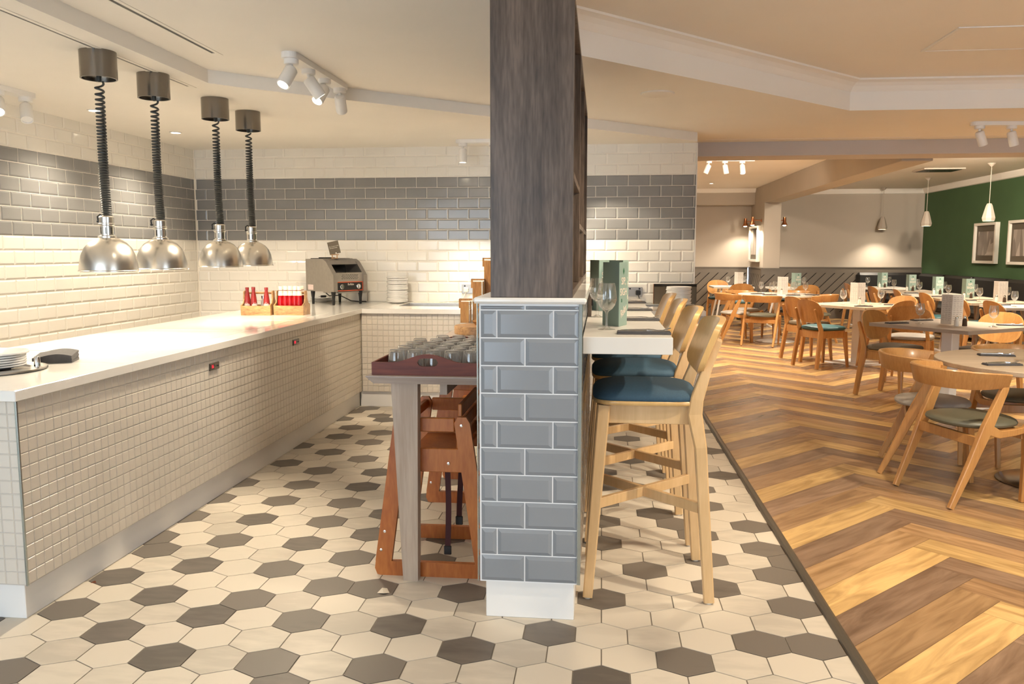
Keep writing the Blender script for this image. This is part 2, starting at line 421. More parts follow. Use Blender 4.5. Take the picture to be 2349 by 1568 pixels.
def clip(poly, a, b, c):
    """keep a*x + b*y <= c"""
    out = []
    for i in range(len(poly)):
        p, q = poly[i], poly[(i + 1) % len(poly)]
        dp, dq = a * p[0] + b * p[1] - c, a * q[0] + b * q[1] - c
        if dp <= 0: out.append(p)
        if dp * dq < 0:
            t = dp / (dp - dq); out.append((p[0] + t * (q[0] - p[0]), p[1] + t * (q[1] - p[1])))
    return out

def rrect(x0, y0, x1, y1, r, n=4):
    out = []
    for cx, cy, a0 in ((x1 - r, y1 - r, 0), (x0 + r, y1 - r, PI / 2), (x0 + r, y0 + r, PI), (x1 - r, y0 + r, 1.5 * PI)):
        for k in range(n + 1):
            a = a0 + PI / 2 * k / n
            out.append((cx + r * math.cos(a), cy + r * math.sin(a)))
    return out
# ------------------------------------------------------------------ the setting
# tiled hexagon floor
HW, HR, HX, HY = 0.1845, 0.157, -0.17, 2.811
DARK = {(-3,-10),(-3,-5),(-2,-7),(-2,-5),(-2,-3),(-2,1),(-1,-9),(-1,-2),(-1,2),(0,-10),(0,-7),(0,-5),(0,-3),(0,0),(0,4),(0,5),(1,-9),(1,-7),(2,-10),(2,-5),(2,-4),(2,-2),(2,1),(2,5),
 (3,-9),(3,-7),(3,3),(4,-10),(4,-5),(4,-3),(4,2),(4,5),(5,-11),(5,-9),(5,-7),(5,3),(5,5),(6,-5),(6,-3),(6,1),(6,5),(7,-11),(7,-9),(7,-7),(7,3),(8,-5),(8,1),(8,5),(9,-11),(9,-9),(9,-7),(9,2),(10,1),(10,4),
 (10,-4),(11,-11),(11,-9),(11,-7),(12,1),(12,2),(12,4),(13,-9),(13,-7),(14,-10),(14,1),(14,3),(14,5),(15,-8),(16,-9),(16,2),(16,4),(17,-11),(17,-7),(18,-8),(18,5),(18,3),(19,-10),(20,-8),(20,2),(21,-10),
 (22,3),(22,5),(23,-11),(23,-9),(24,-9),(24,2),(25,-11),(26,-10),(8,3),(15,-5),(19,-5),(12,-4),(21,-6)}
rg = random.Random(3)
hx = MB(); tones = []
hx.box(-4.1, -2.0, -0.12, 0.86, 8.0, -0.0025, 0, 2); tones += [0] * 6
for r in range(-31, 34):
    for i in range(-23, 8):
        cx = HX + HW * (i + (0.5 if r % 2 else 0)); cy = HY + HR * r
        if not (-4.25 < cx < 0.98 and -2.1 < cy < 8.1): continue
        if r < -3 or r > 26 or i < -11: dark = rg.random() < 0.26
        else: dark = (r, i) in DARK
        a, b1, b2 = HW / 2 - 0.0023, HR * 0.352 - 0.0011, HR * 0.648 - 0.0028
        poly = [(cx - a, cy - b1), (cx, cy - b2), (cx + a, cy - b1), (cx + a, cy + b1), (cx, cy + b2), (cx - a, cy + b1)]
        poly = clip(clip(clip(clip(poly, 1, 0, 0.845), -1, 0, 4.08), 0, 1, 7.97), 0, -1, 2.0)
        if len(poly) < 3: continue
        n = len(poly); t = rg.uniform(0, 1)
        hx.add([(p[0], p[1], 0.0) for p in poly] + [(p[0], p[1], -0.003) for p in poly],
               [list(range(n))] + [(k, (k + 1) % n, n + (k + 1) % n, n + k) for k in range(n)], 1 if dark else 0)
        tones += [t] * (n + 1)
fl = hx.build('floor', ['hexl', 'hexd', 'hexg'], kind='structure')
at = fl.data.attributes.new('tone', 'FLOAT', 'FACE')
for k, t in enumerate(tones): at.data[k].value = t

# herringbone plank floor of the dining room
PW, PL = 0.1657, 1.135
hb = MB(); tone = []; vary = []; uvs = []
hb.box(0.84, -2.0, -0.12, 6.5, 17.6, -0.002, 0, 0); tone += [1] * 6; vary += [0.5] * 6; uvs += [[(0, 0)] * 4] * 6
X0, Y0 = 1.57 - PL / math.sqrt(2), 4.678 - (PL + 2 * PW) / math.sqrt(2)
c45 = math.sqrt(0.5)
def uvw(u, v): return (X0 + (u - v) * c45, Y0 + (u + v) * c45)
for i in range(-70, 90):
    for j in range(-8, 8):
        for kind in (0, 1):
            if kind == 0: u0, v0, u1, v1 = i * PW, i * PW, i * PW + PL, (i + 1) * PW
            else: u0, v0, u1, v1 = i * PW + PL, (i + 1) * PW - PL, (i + 1) * PW + PL, (i + 1) * PW
            u0 += j * PL; u1 += j * PL; v0 -= j * PL; v1 -= j * PL
            g = 0.0007
            poly = [uvw(u0 + g, v0 + g), uvw(u1 - g, v0 + g), uvw(u1 - g, v1 - g), uvw(u0 + g, v1 - g)]
            cx = sum(p[0] for p in poly) / 4; cy = sum(p[1] for p in poly) / 4
            if cx < 0.2 or cx > 7.2 or cy < -2.6 or cy > 18.3: continue
            lo = (rg.uniform(0, 40), rg.uniform(0, 40))
            poly = clip(clip(clip(clip(poly, -1, 0, -0.868), 1, 0, 6.5), 0, 1, 17.55), 0, -1, 2.0)
            if len(poly) < 3: continue
            hb.add([(p[0], p[1], 0.0) for p in poly], [list(range(len(poly)))])
            # along-plank coordinates for the grain
            us = []
            for p in poly:
                u = ((p[0] - X0) + (p[1] - Y0)) * c45; v = ((p[1] - Y0) - (p[0] - X0)) * c45
                us.append((u + lo[0], v + lo[1]) if kind == 0 else (v + lo[0], u + lo[1]))
            uvs.append(us)
            tone.append([0.0, 0.52, 1.0][i % 3] + (rg.uniform(0, 0.12) if i % 3 == 0 else rg.uniform(-0.12, 0.0)))
            vary.append(rg.random())
wf = hb.build('floor', ['plank'], kind='structure')
a1 = wf.data.attributes.new('tone', 'FLOAT', 'FACE'); a2 = wf.data.attributes.new('vary', 'FLOAT', 'FACE')
for k in range(len(tone)): a1.data[k].value = tone[k]; a2.data[k].value = vary[k]
ul = wf.data.uv_layers.new(name='UVMap')
for k, p in enumerate(wf.data.polygons):
    # vertex order can be flipped by the normal recalculation: match by vertex
    base = min(p.vertices)
    for li in p.loop_indices:
        ul.data[li].uv = uvs[k][min(wf.data.loops[li].vertex_index - base, len(uvs[k]) - 1)]
mb = MB()
mb.prism([(0.845, 0.0), (0.848, 0.008), (0.858, 0.011), (0.874, 0.011), (0.886, 0.004), (0.889, 0.0)], 'y', -2.0, 7.96)
mb.build('trim_1', ['strip'], kind='structure')

# subway tiles: relief tiles over a grout bed
def tiles(mb, org, ud, nd, u0, u1, z0, rows, tw, th, matf, gap=0.0045, bev=0.011, hgt=0.0055, off=lambda r: (r % 2) * 0.5, step0=0.0):
    O, U, N = Vector(org), Vector(ud), Vector(nd)
    def P(u, z, h): return tuple(O + U * u + N * h + Vector((0, 0, z)))
    for r in range(rows):
        za, zb = z0 + r * th + gap / 2, z0 + (r + 1) * th - gap / 2
        k0 = math.floor((u0 - step0) / tw) - 2
        for k in range(k0, k0 + int((u1 - u0) / tw) + 5):
            a = step0 + (k + off(r)) * tw; b = a + tw
            a, b = max(a, u0), min(b, u1)
            if b - a < 0.012: continue
            a += gap / 2; b -= gap / 2
            e = min(bev, (b - a) * .35, (zb - za) * .35)
            vs = [P(a, za, 0.0), P(b, za, 0.0), P(b, zb, 0.0), P(a, zb, 0.0),
                  P(a, za, hgt * .22), P(b, za, hgt * .22), P(b, zb, hgt * .22), P(a, zb, hgt * .22),
                  P(a + e, za + e, hgt), P(b - e, za + e, hgt), P(b - e, zb - e, hgt), P(a + e, zb - e, hgt)]
            fs = [(8, 9, 10, 11)] + [(4 + q, 4 + (q + 1) % 4, 8 + (q + 1) % 4, 8 + q) for q in range(4)] + [(q, (q + 1) % 4, 4 + (q + 1) % 4, 4 + q) for q in range(4)]
            mb.add(vs, fs, matf(r))

ZT, TH, TW = 1.472, 0.1017, 0.2045         # foot of the grey band
R0 = 14                                       # white rows below it
band = lambda r: 1 if R0 <= r < R0 + 6 else 0
wb = MB()
wb.box(-4.2, 7.955, -0.05, 0.875, 8.10, 2.9, 0, 2)
tiles(wb, (0, 7.955, 0), (1, 0, 0), (0, -1, 0), -4.065, 0.872, ZT - R0 * TH, R0 + 9, TW, TH, band, step0=-0.066)
wb.build('wall_back', ['tilew', 'tileg', 'grout'], kind='structure')
wl = MB()
wl.box(-4.22, -2.0, -0.05, -4.075, 8.10, 2.9, 0, 2)
tiles(wl, (-4.075, 0, 0), (0, 1, 0), (1, 0, 0), -2.0, 7.95, ZT - R0 * TH, R0 + 9, TW, TH, band, step0=0.02)
wl.build('wall_left', ['tilew', 'tileg', 'grout'], kind='structure')
# metal edge of the tiled wall's free end and the plain wall running back from it
mb = MB(); mb.box(0.872, 7.945, 0, 0.880, 7.96, 2.37); mb.build('trim_2', ['paint'], kind='structure')
mb = MB(); mb.box(0.70, 8.10, -0.05, 0.875, 17.6, 2.9); mb.build('wall_dining_left', ['greige'], kind='structure')

mb = MB(); mb.box(-0.9, -2.14, -0.05, 2.9, -2.0, 2.9); mb.build('unseen_wall_front', ['greige'], kind='structure')  # unseen wall added behind the camera to hold daylight off the half wall
mb = MB(); mb.box(-4.2, -2.14, 2.36, -0.9, -2.0, 2.9); mb.build('unseen_wall_front', ['greige'], kind='structure')
# ceilings: raised tray near right, middle level, low level over the counter
low = [(-2.37, -2.0), (-2.37, 4.85), (-2.23, 5.0), (0.862, 7.83), (0.875, 7.96)]
mid = low + [(0.875, 8.56), (6.45, 8.56), (6.45, 6.85), (1.9, 6.77), (-0.25, 4.62), (-0.25, -2.0)]
cm = MB()
cm.add([(x, y, 2.45) for x, y in mid], [list(range(len(mid)))])
lo = [(-4.2, -2.0)] + low + [(0.875, 8.1), (-4.2, 8.1)]
cm.add([(x, y, 2.37) for x, y in lo], [list(range(len(lo)))])
cm.add([(x, y, z) for z in (2.37, 2.45) for x, y in low], [(k, k + 1, len(low) + k + 1, len(low) + k) for k in range(len(low) - 1)])
cv = [(6.45, 6.85), (1.9, 6.77), (-0.25, 4.62), (-0.25, -2.0)]
def inset(d):
    s2 = math.sqrt(2)
    return [(6.45, 6.85 - d), (1.9 + d * .414, 6.77 - d), (-0.25 + d, 4.62 - d * .414), (-0.25 + d, -2.0)]
prof = [(0, 2.45), (0, 2.592), (0.004, 2.592), (0.012, 2.602), (0.03, 2.628), (0.058, 2.650), (0.09, 2.661), (0.098, 2.662), (0.10, 2.675)]
for (d0, z0), (d1, z1) in zip(prof, prof[1:]):
    A, B = inset(d0), inset(d1)
    cm.add([(x, y, z0) for x, y in A] + [(x, y, z1) for x, y in B], [(k, k + 1, 5 + k, 4 + k) for k in range(3)])
tr = inset(0.10) + [(6.45, -2.0)]
cm.add([(x, y, 2.675) for x, y in tr], [list(range(5))])
cm.box(-4.3, -2.05, 2.90, 6.7, 17.8, 3.0)  # unseen roof slab added to block outside light from above
cm.build('ceiling', ['ceil'], kind='structure')
# dining room: front beam, ceiling, cornices, long beam, far soffit
mb = MB(); mb.box(0.875, 8.55, 2.31, 6.5, 8.95, 2.895, 0.004); mb.build('trim_3', ['soffit'], kind='structure')
mb = MB(); mb.box(0.70, 8.95, 2.62, 6.6, 17.7, 2.70); mb.build('ceiling', ['ceil'], kind='structure')
mb = MB(); mb.box(3.05, 8.96, 2.285, 3.36, 16.1, 2.62, 0.004); mb.build('trim_4', ['greige'], kind='structure')
mb = MB(); mb.box(0.876, 17.1, 2.30, 3.05, 17.5, 2.62, 0.004); mb.build('trim_5', ['greige'], kind='structure')
mb = MB()
mb.prism([(17.5, 2.52), (17.47, 2.53), (17.42, 2.60), (17.41, 2.62), (17.5, 2.62)], 'x', 3.36, 6.42)
mb.prism([(6.45, 2.52), (6.42, 2.53), (6.37, 2.60), (6.36, 2.62), (6.45, 2.62)], 'y', 8.96, 17.5)
mb.prism([(17.1, 2.54), (17.08, 2.55), (17.03, 2.61), (17.02, 2.62), (17.1, 2.62)], 'x', 0.876, 3.05)
mb.build('trim_6', ['ceil'], kind='structure')
# walls of the dining room
mb = MB(); mb.box(0.70, 17.5, 1.05, 6.6, 17.65, 2.9); mb.build('wall_far', ['greige'], kind='structure')
mb = MB(); mb.box(6.45, -2.0, -0.05, 6.6, 17.65, 2.9); mb.build('wall_right', ['green'], kind='structure')
mb = MB(); mb.box(3.05, 16.1, 1.05, 3.36, 17.5, 2.62, 0.004); mb.build('column_dining', ['greige'], kind='structure')
# slanted-board panelling below the far wall and round the column
def dado(name, org, ud, nd, L, mirror=False):
    mb = MB()
    O, U, N = Vector(org), Vector(ud), Vector(nd)
    def P(u, z, h): return tuple(O + U * u + N * h + Vector((0, 0, z)))
    def slab(poly, h0, h1, mi):
        n = len(poly)
        mb.add([P(u, z, h0) for u, z in poly] + [P(u, z, h1) for u, z in poly],
               [list(range(n, 2 * n))] + [(k, (k + 1) % n, n + (k + 1) % n, n + k) for k in range(n)], mi)
    slab([(0, 0), (L, 0), (L, 1.05), (0, 1.05)], 0, 0.012, 1)
    slab([(0, 0), (L, 0), (L, 0.13), (0, 0.13)], 0.012, 0.030, 0)
    slab([(0, 0.93), (L, 0.93), (L, 1.04), (0, 1.04)], 0.012, 0.030, 0)
    slab([(0, 1.035), (L, 1.035), (L, 1.05), (0, 1.05)], 0.012, 0.045, 0)
    w = 0.185
    for k in range(-12, int(L / w) + 3):
        q = [(k * w + 0.012, 0.13), ((k + 1) * w - 0.012, 0.13), ((k + 1) * w - 0.012 + 0.80, 0.93), (k * w + 0.012 + 0.80, 0.93)]
        if mirror: q = [(L - u, z) for u, z in q]
        q = clip(clip(q, -1, 0, 0), 1, 0, L)
        if len(q) >= 3: slab(q, 0.012, 0.028, 0)
    return mb.build(name, ['dado', 'dadogap'], kind='structure')
dado('wall_far_panel', (0.876, 17.5, 0), (1, 0, 0), (0, -1, 0), 2.13)
dado('wall_far_panel', (3.40, 17.5, 0), (1, 0, 0), (0, -1, 0), 3.05)
mb = MB(); mb.box(3.06, 16.11, 0, 3.35, 17.47, 1.05); mb.build('column_core', ['dado'], kind='structure')
dado('column_panel', (3.02, 16.1, 0), (1, 0, 0), (0, -1, 0), 0.37)
dado('column_panel', (3.05, 16.1, 0), (0, 1, 0), (-1, 0, 0), 1.37, True)

# tiled half wall that carries the tall shelf unit, with its white foot, steel corners and stone ledge
hx0, hx1, hy0, hy1 = -0.436, -0.073, 2.911, 5.41
pw = MB()
pw.box(hx0, hy0, 0.142, hx1, hy1, 1.178, 0, 1)
RH = 0.1022
def courses(org, ud, nd, L, front):
    for r in range(11):
        z1 = 1.160 - r * RH
        if z1 - RH < 0.10: break
    # top strip course
    q = MB()
zt = 1.170
tiles_rows = [(1.1530, 1.170)] + [(1.1530 - (k + 1) * 0.1008, 1.1530 - k * 0.1008) for k in range(10)]
def face(org, ud, nd, L, cutsA, cutsB):
    O, U, N = Vector(org), Vector(ud), Vector(nd)
    def P(u, z, h): return tuple(O + U * u + N * h + Vector((0, 0, z)))
    for r, (za, zb) in enumerate(tiles_rows):
        cuts = cutsB if r % 2 == 0 else cutsA
        for a, b in zip(cuts, cuts[1:]):
            a += 0.0022; b -= 0.0022; z0, z1 = za + 0.0022, zb - 0.0022
            if b - a < 0.01: continue
            ea = 0.013 if a > 0.006 else 0.0; eb = 0.013 if b < L - 0.006 else 0.0   # cut edges have no bevel
            ez = min(0.013, (z1 - z0) * .4)
            h = 0.0065
            vs = [P(a, z0, 0), P(b, z0, 0), P(b, z1, 0), P(a, z1, 0), P(a, z0, h * .2), P(b, z0, h * .2), P(b, z1, h * .2), P(a, z1, h * .2),
                  P(a + ea, z0 + ez, h), P(b - eb, z0 + ez, h), P(b - eb, z1 - ez, h), P(a + ea, z1 - ez, h)]
            pw.add(vs, [(8, 9, 10, 11)] + [(4 + k, 4 + (k + 1) % 4, 8 + (k + 1) % 4, 8 + k) for k in range(4)] + [(k, (k + 1) % 4, 4 + (k + 1) % 4, 4 + k) for k in range(4)], 0)
Lf = hx1 - hx0
face((hx0, hy0, 0), (1, 0, 0), (0, -1, 0), Lf, [0.004, 0.064, 0.268, Lf - 0.004], [0.004, 0.166, Lf - 0.004])
Ls = hy1 - hy0
sA = [0.004] + [0.064 + 0.2035 * k for k in range(12)] + [Ls]; sB = [0.004] + [0.166 + 0.2035 * k for k in range(12)] + [Ls]
face((hx1, hy0, 0), (0, 1, 0), (1, 0, 0), Ls, sA, sB)
face((hx0, hy0, 0), (0, 1, 0), (-1, 0, 0), Ls, sA, sB)
pw.build('wall_partition', ['tilep', 'groutw'], kind='structure')
mb = MB(); mb.box(hx0 + 0.02, hy0 + 0.012, 0, hx1 - 0.015, hy1, 0.142, 0.002); mb.build('baseboard_partition', ['paint'], kind='structure')
for k, x in ((7, hx0), (8, hx1)):
    sx = -1 if k == 7 else 1
    mb = MB(); mb.box(x - 0.004, hy0 - 0.0085, 0.1435, x + sx * 0.0085, hy0 + 0.004, 1.178, 0.0015); mb.build('trim_%d' % k, ['trim'], kind='structure')
mb = MB()
for k in range(4):
    mb.box(hx0 - 0.020, 2.895 + k * 0.63, 1.178, hx1 + 0.022, 2.895 + (k + 1) * 0.63 - 0.003, 1.1975, 0.006)
mb.build('trim_9', ['quartz'], kind='structure')
mb = MB(); mb.box(hx0 - 0.016, 2.90, 1.176, hx1 + 0.018, 5.41, 1.190); mb.build('trim_10', ['mgrout'], kind='structure')
# ------------------------------------------------------------------ tall shelf unit on the half wall
su = empty('shelf_unit', (-0.248, 2.918, 1.1975), 0, 'tall smoked oak shelf unit standing on the tiled half wall ledge', 'shelf unit')
x0, x1, yL, zT = -0.147, 0.147, 2.492, 1.045
def sp(name, a): mb = MB(); mb.box(*a, 0.0012); return mb.build(name, ['darkwood'], su)
sp('end_panel', (x0, 0, 0, x1, 0.022, zT))
sp('end_panel', (x0, yL - 0.022, 0, x1, yL, zT))
sp('back_panel', (x0, 0.022, 0.0, x0 + 0.012, yL - 0.022, zT))
sp('bottom_board', (x0 + 0.012, 0.022, 0, x1, yL - 0.022, 0.026))
sp('top_board', (x0 + 0.012, 0.022, zT - 0.022, x1, yL - 0.022, zT))
for yy in (0.81, 1.64): sp('divider', (x0 + 0.012, yy, 0.026, x1, yy + 0.022, zT - 0.022))
sp('shelf_board', (x0 + 0.012, 0.022, 0.425, x1 - 0.001, 0.81, 0.447))
sp('shelf_board', (x0 + 0.012, 0.832, 0.270, x1 - 0.001, 1.64, 0.292))
sp('shelf_board', (x0 + 0.012, 1.662, 0.270, x1 - 0.001, yL - 0.022, 0.292))

# ------------------------------------------------------------------ buffet counter with mosaic front
bc = empty('buffet_counter', (-2.6, 4.8, 0), 0, 'long white mosaic fronted buffet counter along the left side', 'counter')
def at0(mb): mb.T = Matrix.Translation((2.6, -4.8, 0)); return mb
def mosaic(mb, org, ud, nd, L, z0, z1, p=0.0485):
    n = int(round((z1 - z0) / p)); q = (z1 - z0) / n; m = int(math.ceil(L / p))
    O, U, N = Vector(org), Vector(ud), Vector(nd)
    def P(u, z, h): return tuple(O + U * u + N * h + Vector((0, 0, z)))
    for r in range(n):
        for k in range(m):
            a, b = k * p + 0.0012, min((k + 1) * p, L) - 0.0012
            if b - a < 0.006: continue
            za, zb = z0 + r * q + 0.0012, z0 + (r + 1) * q - 0.0012
            e, h = 0.0022, 0.0032
            mb.add([P(a, za, 0), P(b, za, 0), P(b, zb, 0), P(a, zb, 0), P(a + e, za + e, h), P(b - e, za + e, h), P(b - e, zb - e, h), P(a + e, zb - e, h)],
                   [(4, 5, 6, 7)] + [(i, (i + 1) % 4, 4 + (i + 1) % 4, 4 + i) for i in range(4)], 0)
mb = at0(MB())
mb.box(-3.00, 2.70, 0.135, -2.094, 7.93, 0.828, 0, 1)
mosaic(mb, (-2.094, 2.70, 0), (0, 1, 0), (1, 0, 0), 4.29, 0.137, 0.826)
mosaic(mb, (-3.00, 2.70, 0), (1, 0, 0), (0, -1, 0), 0.906, 0.137, 0.826, 0.0485)
mb.build('tiled_body', ['mosaic', 'mgrout'], bc)
mb = at0(MB()); mb.box(-2.97, 2.715, 0, -2.118, 7.93, 0.135, 0.002); mb.build('plinth', ['paint'], bc)
mb = at0(MB()); mb.box(-2.096, 2.694, 0.135, -2.088, 2.703, 0.828, 0.001); mb.build('corner_trim', ['trim'], bc)
for (yy, lab, digs) in ((4.215, 'small red digit temperature display on counter front nearer the camera', '16'), (5.42, 'small red digit temperature display on counter front nearer the corner', '08')):
    d = empty('temperature_display', (-2.0905, yy, 0.742), 0, lab, 'display', None)
    q = MB(); q.box(-0.002, -0.056, -0.020, 0.006, 0.056, 0.020, 0.003); q.build('bezel', ['gun'], d)
    q = MB(); q.box(0.006, -0.050, -0.013, 0.0068, -0.006, 0.014); q.build('screen', ['blackgl'], d)
    text(digs, 0.026, 'led', d, (0.0074, -0.028, 0.001), (PI / 2, 0, PI / 2), 'digits')
    q = MB()
    for k in range(3): q.box(0.006, 0.008 + k * 0.014, -0.004, 0.0075, 0.016 + k * 0.014, 0.004, 0.001)
    q.build('keypad', ['black'], d)

wt = empty('worktop', (-2.55, 5.0, 0.828), 0, 'long white quartz worktop on the buffet counter, with flush heated panels', 'worktop')
mb = MB(); mb.T = Matrix.Translation((2.55, -5.0, -0.828))
mb.box(-3.045, 2.672, 0.828, -2.072, 3.412, 0.868, 0.0025); mb.box(-3.045, 3.4135, 0.828, -2.072, 7.93, 0.868, 0.0025)
mb.build('slab', ['quartz'], wt)
for k, (ya, yb) in enumerate(((3.80, 4.86), (4.92, 5.62), (5.68, 6.44))):
    mb = MB(); mb.T = Matrix.Translation((2.55, -5.0, -0.828))
    mb.box(-2.86, ya, 0.866, -2.20, yb, 0.8695, 0.001); mb.build('heated_panel', ['quartz2'], wt)

# back counter with sinks, against the tiled wall
kc = empty('sink_counter', (-0.6, 7.4, 0), 0, 'white mosaic fronted sink counter along the back wall', 'counter')
mb = MB(); mb.T = Matrix.Translation((0.6, -7.4, 0))
mb.box(-2.085, 6.965, 0.135, 0.86, 7.94, 0.70, 0, 1)
mb.box(-2.085, 6.965, 0.70, 0.86, 7.28, 0.828, 0, 1)
mosaic(mb, (-2.085, 6.965, 0), (1, 0, 0), (0, -1, 0), 2.945, 0.137, 0.826)
mb.build('tiled_body', ['mosaic', 'mgrout'], kc)
mb = MB(); mb.T = Matrix.Translation((0.6, -7.4, 0)); mb.box(-2.11, 6.985, 0, 0.85, 7.94, 0.135, 0.002); mb.build('plinth', ['paint'], kc)
kw = empty('worktop', (-0.6, 7.4, 0.828), 0, 'white quartz worktop along the back wall, cut out for two steel sinks', 'worktop')
mb = MB(); mb.T = Matrix.Translation((0.6, -7.4, -0.828))
for a in ((-2.071, 6.935, -1.86, 7.94), (-1.86, 6.935, -1.20, 7.32), (-1.86, 7.80, -1.20, 7.94), (-1.20, 6.935, 0.16, 7.94), (0.16, 6.935, 0.58, 7.48), (0.16, 7.82, 0.58, 7.94), (0.58, 6.935, 0.868, 7.94)):
    mb.box(a[0], a[1], 0.828, a[2], a[3], 0.868)
mb.build('slab', ['quartz'], kw)
for (a, b, c, d), lab in (((-1.86, 7.32, -1.20, 7.80), 'steel sink in the back worktop beside the tall plate stack'), ((0.16, 7.48, 0.58, 7.82), 'steel sink in the back worktop beyond the end of the bar')):
    s = empty('sink', ((a + c) / 2, (b + d) / 2, 0.72), 0, lab, 'sink')
    w, h = (c - a) / 2 - 0.001, (d - b) / 2 - 0.001
    q = MB()
    q.box(-w, -h, 0, w, h, 0.012); q.box(-w, -h, 0.012, -w + 0.012, h, 0.147); q.box(w - 0.012, -h, 0.012, w, h, 0.147)
    q.box(-w + 0.012, -h, 0.012, w - 0.012, -h + 0.012, 0.147); q.box(-w + 0.012, h - 0.012, 0.012, w - 0.012, h, 0.147)
    q.build('basin', ['steel'], s)
    q = MB(); q.lathe([(0, 0.0125), (0.036, 0.0125), (0.04, 0.0155), (0.028, 0.0155), (0.0, 0.0135)], 16); q.build('drain', ['chrome'], s)

# ------------------------------------------------------------------ heat lamps over the counter
hl = empty('heat_lamp', (-2.558, 4.045, 2.37))
q = MB(); q.lathe([(0, 0), (0.088, 0), (0.088, -0.135), (0.080, -0.135), (0.080, -0.12), (0, -0.12)], 36); q.build('canopy', ['gun'], hl)
q = MB(); q.lathe([(0.012, -0.12), (0.012, -0.145), (0.006, -0.15), (0, -0.15)], 12)
n = 44 * 14; pth = []; rr = []
for k in range(n + 1):
    t = k / n
    # stretched coil: the pitch is loose at the top and tight below
    z = -0.15 - 0.68 * (t ** 0.72)
    R = 0.0195
    a = 2 * PI * 44 * t
    lean = -0.004 * math.sin(PI * t) + 0.006 * t
    pth.append((lean + R * math.cos(a), R * math.sin(a), z))
q.tube(pth, 0.0058, 6); q.build('coiled_cable', ['cable'], hl)
q = MB()
q.lathe([(0.0, -0.825), (0.030, -0.825), (0.036, -0.832), (0.036, -0.862), (0.040, -0.865), (0.040, -0.872), (0.035, -0.876), (0.034, -0.925), (0.045, -0.930), (0.045, -0.938),
         (0.062, -0.945), (0.090, -0.962), (0.114, -0.990), (0.131, -1.028), (0.140, -1.070), (0.143, -1.104), (0.147, -1.108), (0.147, -1.112), (0.139, -1.112), (0.136, -1.070), (0.126, -1.028), (0.110, -0.994), (0.086, -0.968), (0.05, -0.95), (0, -0.948)], 48)
q.build('shade', ['spun'], hl)
q = MB()
for k in range(8):
    a = 2 * PI * (k + .5) / 8
    q.T = Matrix.Rotation(a, 4, 'Z'); q.box(0.033, -0.004, -0.918, 0.0352, 0.004, -0.884)
q.T = Matrix.Identity(4); q.build('vent_slot', ['gun'], hl)
q = MB(); q.tube([(-0.018, 0, -0.828), (-0.034, 0, -0.818), (-0.048, 0, -0.828), (-0.046, 0, -0.850)], 0.005, 6); q.lathe([(0, -0.846), (0.008, -0.849), (0.008, -0.858), (0, -0.862)], 10, (-0.046, 0, 0)); q.build('cable_hook', ['black'], hl)
q = MB(); q.lathe([(0, -0.985), (0.03, -0.99), (0.052, -1.04), (0.052, -1.07), (0.03, -1.095), (0, -1.10)], 20); q.build('bulb', ['bulb_on'], hl)
HLY = [4.045, 4.581, 5.338, 5.851]
labs = ['nearest of four aluminium heat lamps hanging over the counter on coiled cable', 'second nearest aluminium heat lamp hanging over the counter', 'second farthest aluminium heat lamp hanging over the counter', 'farthest aluminium heat lamp over the counter, behind its neighbour']
for k, yy in enumerate(HLY):
    if k == 0: o = hl; tag(o, labs[0], 'lamp', 'heat lamps over the counter')
    else: o = dup(hl, (-2.567, yy, 2.37), 0.3 * k, labs[k])
    spot((-2.565, yy, 1.254), (-2.565, yy, 0.8), 7, 120, 0.6, WARM, 0.05)
    bulb((-2.565, yy, 1.275), 1.6, WARM, 0.05)

# ------------------------------------------------------------------ ceiling fittings
def track(name, p0, p1, zc, heads, label, pw=60):
    d = Vector((p1[0] - p0[0], p1[1] - p0[1], 0)); L = d.length; ang = math.atan2(d.y, d.x)
    t = empty(name, (p0[0], p0[1], zc), ang, label, 'spotlight')
    q = MB(); q.prism(rrect(-0.045, -0.045, L + 0.045, 0.045, 0.044, 5), 'z', -0.032, -0.0005); q.build('base_plate', ['white'], t)
    for (s, yaw, tilt, on) in heads:
        h = MB()
        h.T = Matrix.Translation((s, 0, 0))
        h.lathe([(0, -0.032), (0.040, -0.032), (0.040, -0.056), (0.036, -0.060), (0, -0.060)], 24)
        h.tube([(0, 0, -0.058), (0, 0, -0.075)], 0.010, 8)
        R = Matrix.Translation((s, 0, -0.085)) @ Matrix.Rotation(yaw - ang, 4, 'Z') @ Matrix.Rotation(tilt, 4, 'Y')
        h.T = R
        h.lathe([(0, 0.008), (0.028, 0.006), (0.036, -0.004), (0.037, -0.105), (0.0355, -0.118), (0.030, -0.118), (0.029, -0.108), (0, -0.104)], 28)
        ho = h.build('spot_head', ['white'], t)
        e = MB(); e.T = R; e.lathe([(0, -0.1115), (0.029, -0.1095), (0.029, -0.1085), (0, -0.1075)], 24)
        e.build('lamp_face', ['lamp_on' if on else 'white'], ho)
        W = Matrix.Translation((p0[0], p0[1], zc)) @ Matrix.Rotation(ang, 4, 'Z')
        a = W @ (R @ Vector((0, 0, -0.135))); b = W @ (R @ Vector((0, 0, -1.5)))
        if on: spot(a, b, pw, 70, 0.5, WARM, 0.03)
    return t
track('track_spotlight', (-1.722, 4.50), (-1.713, 5.36), 2.45, [(0.02, -2.0, -0.62, True), (0.28, -2.6, 0.62, True), (0.55, -1.9, -0.70, True), (0.84, 1.75, -0.85, True)], 'white four headed spotlight bar on the ceiling between heat lamps and shelf unit')
track('track_spotlight', (-3.685, 4.72), (-3.667, 5.02), 2.37, [(0.05, -0.9, -0.75, True), (0.28, -0.9, -0.6, False)], 'white spotlight bar near the left wall with one head lit')
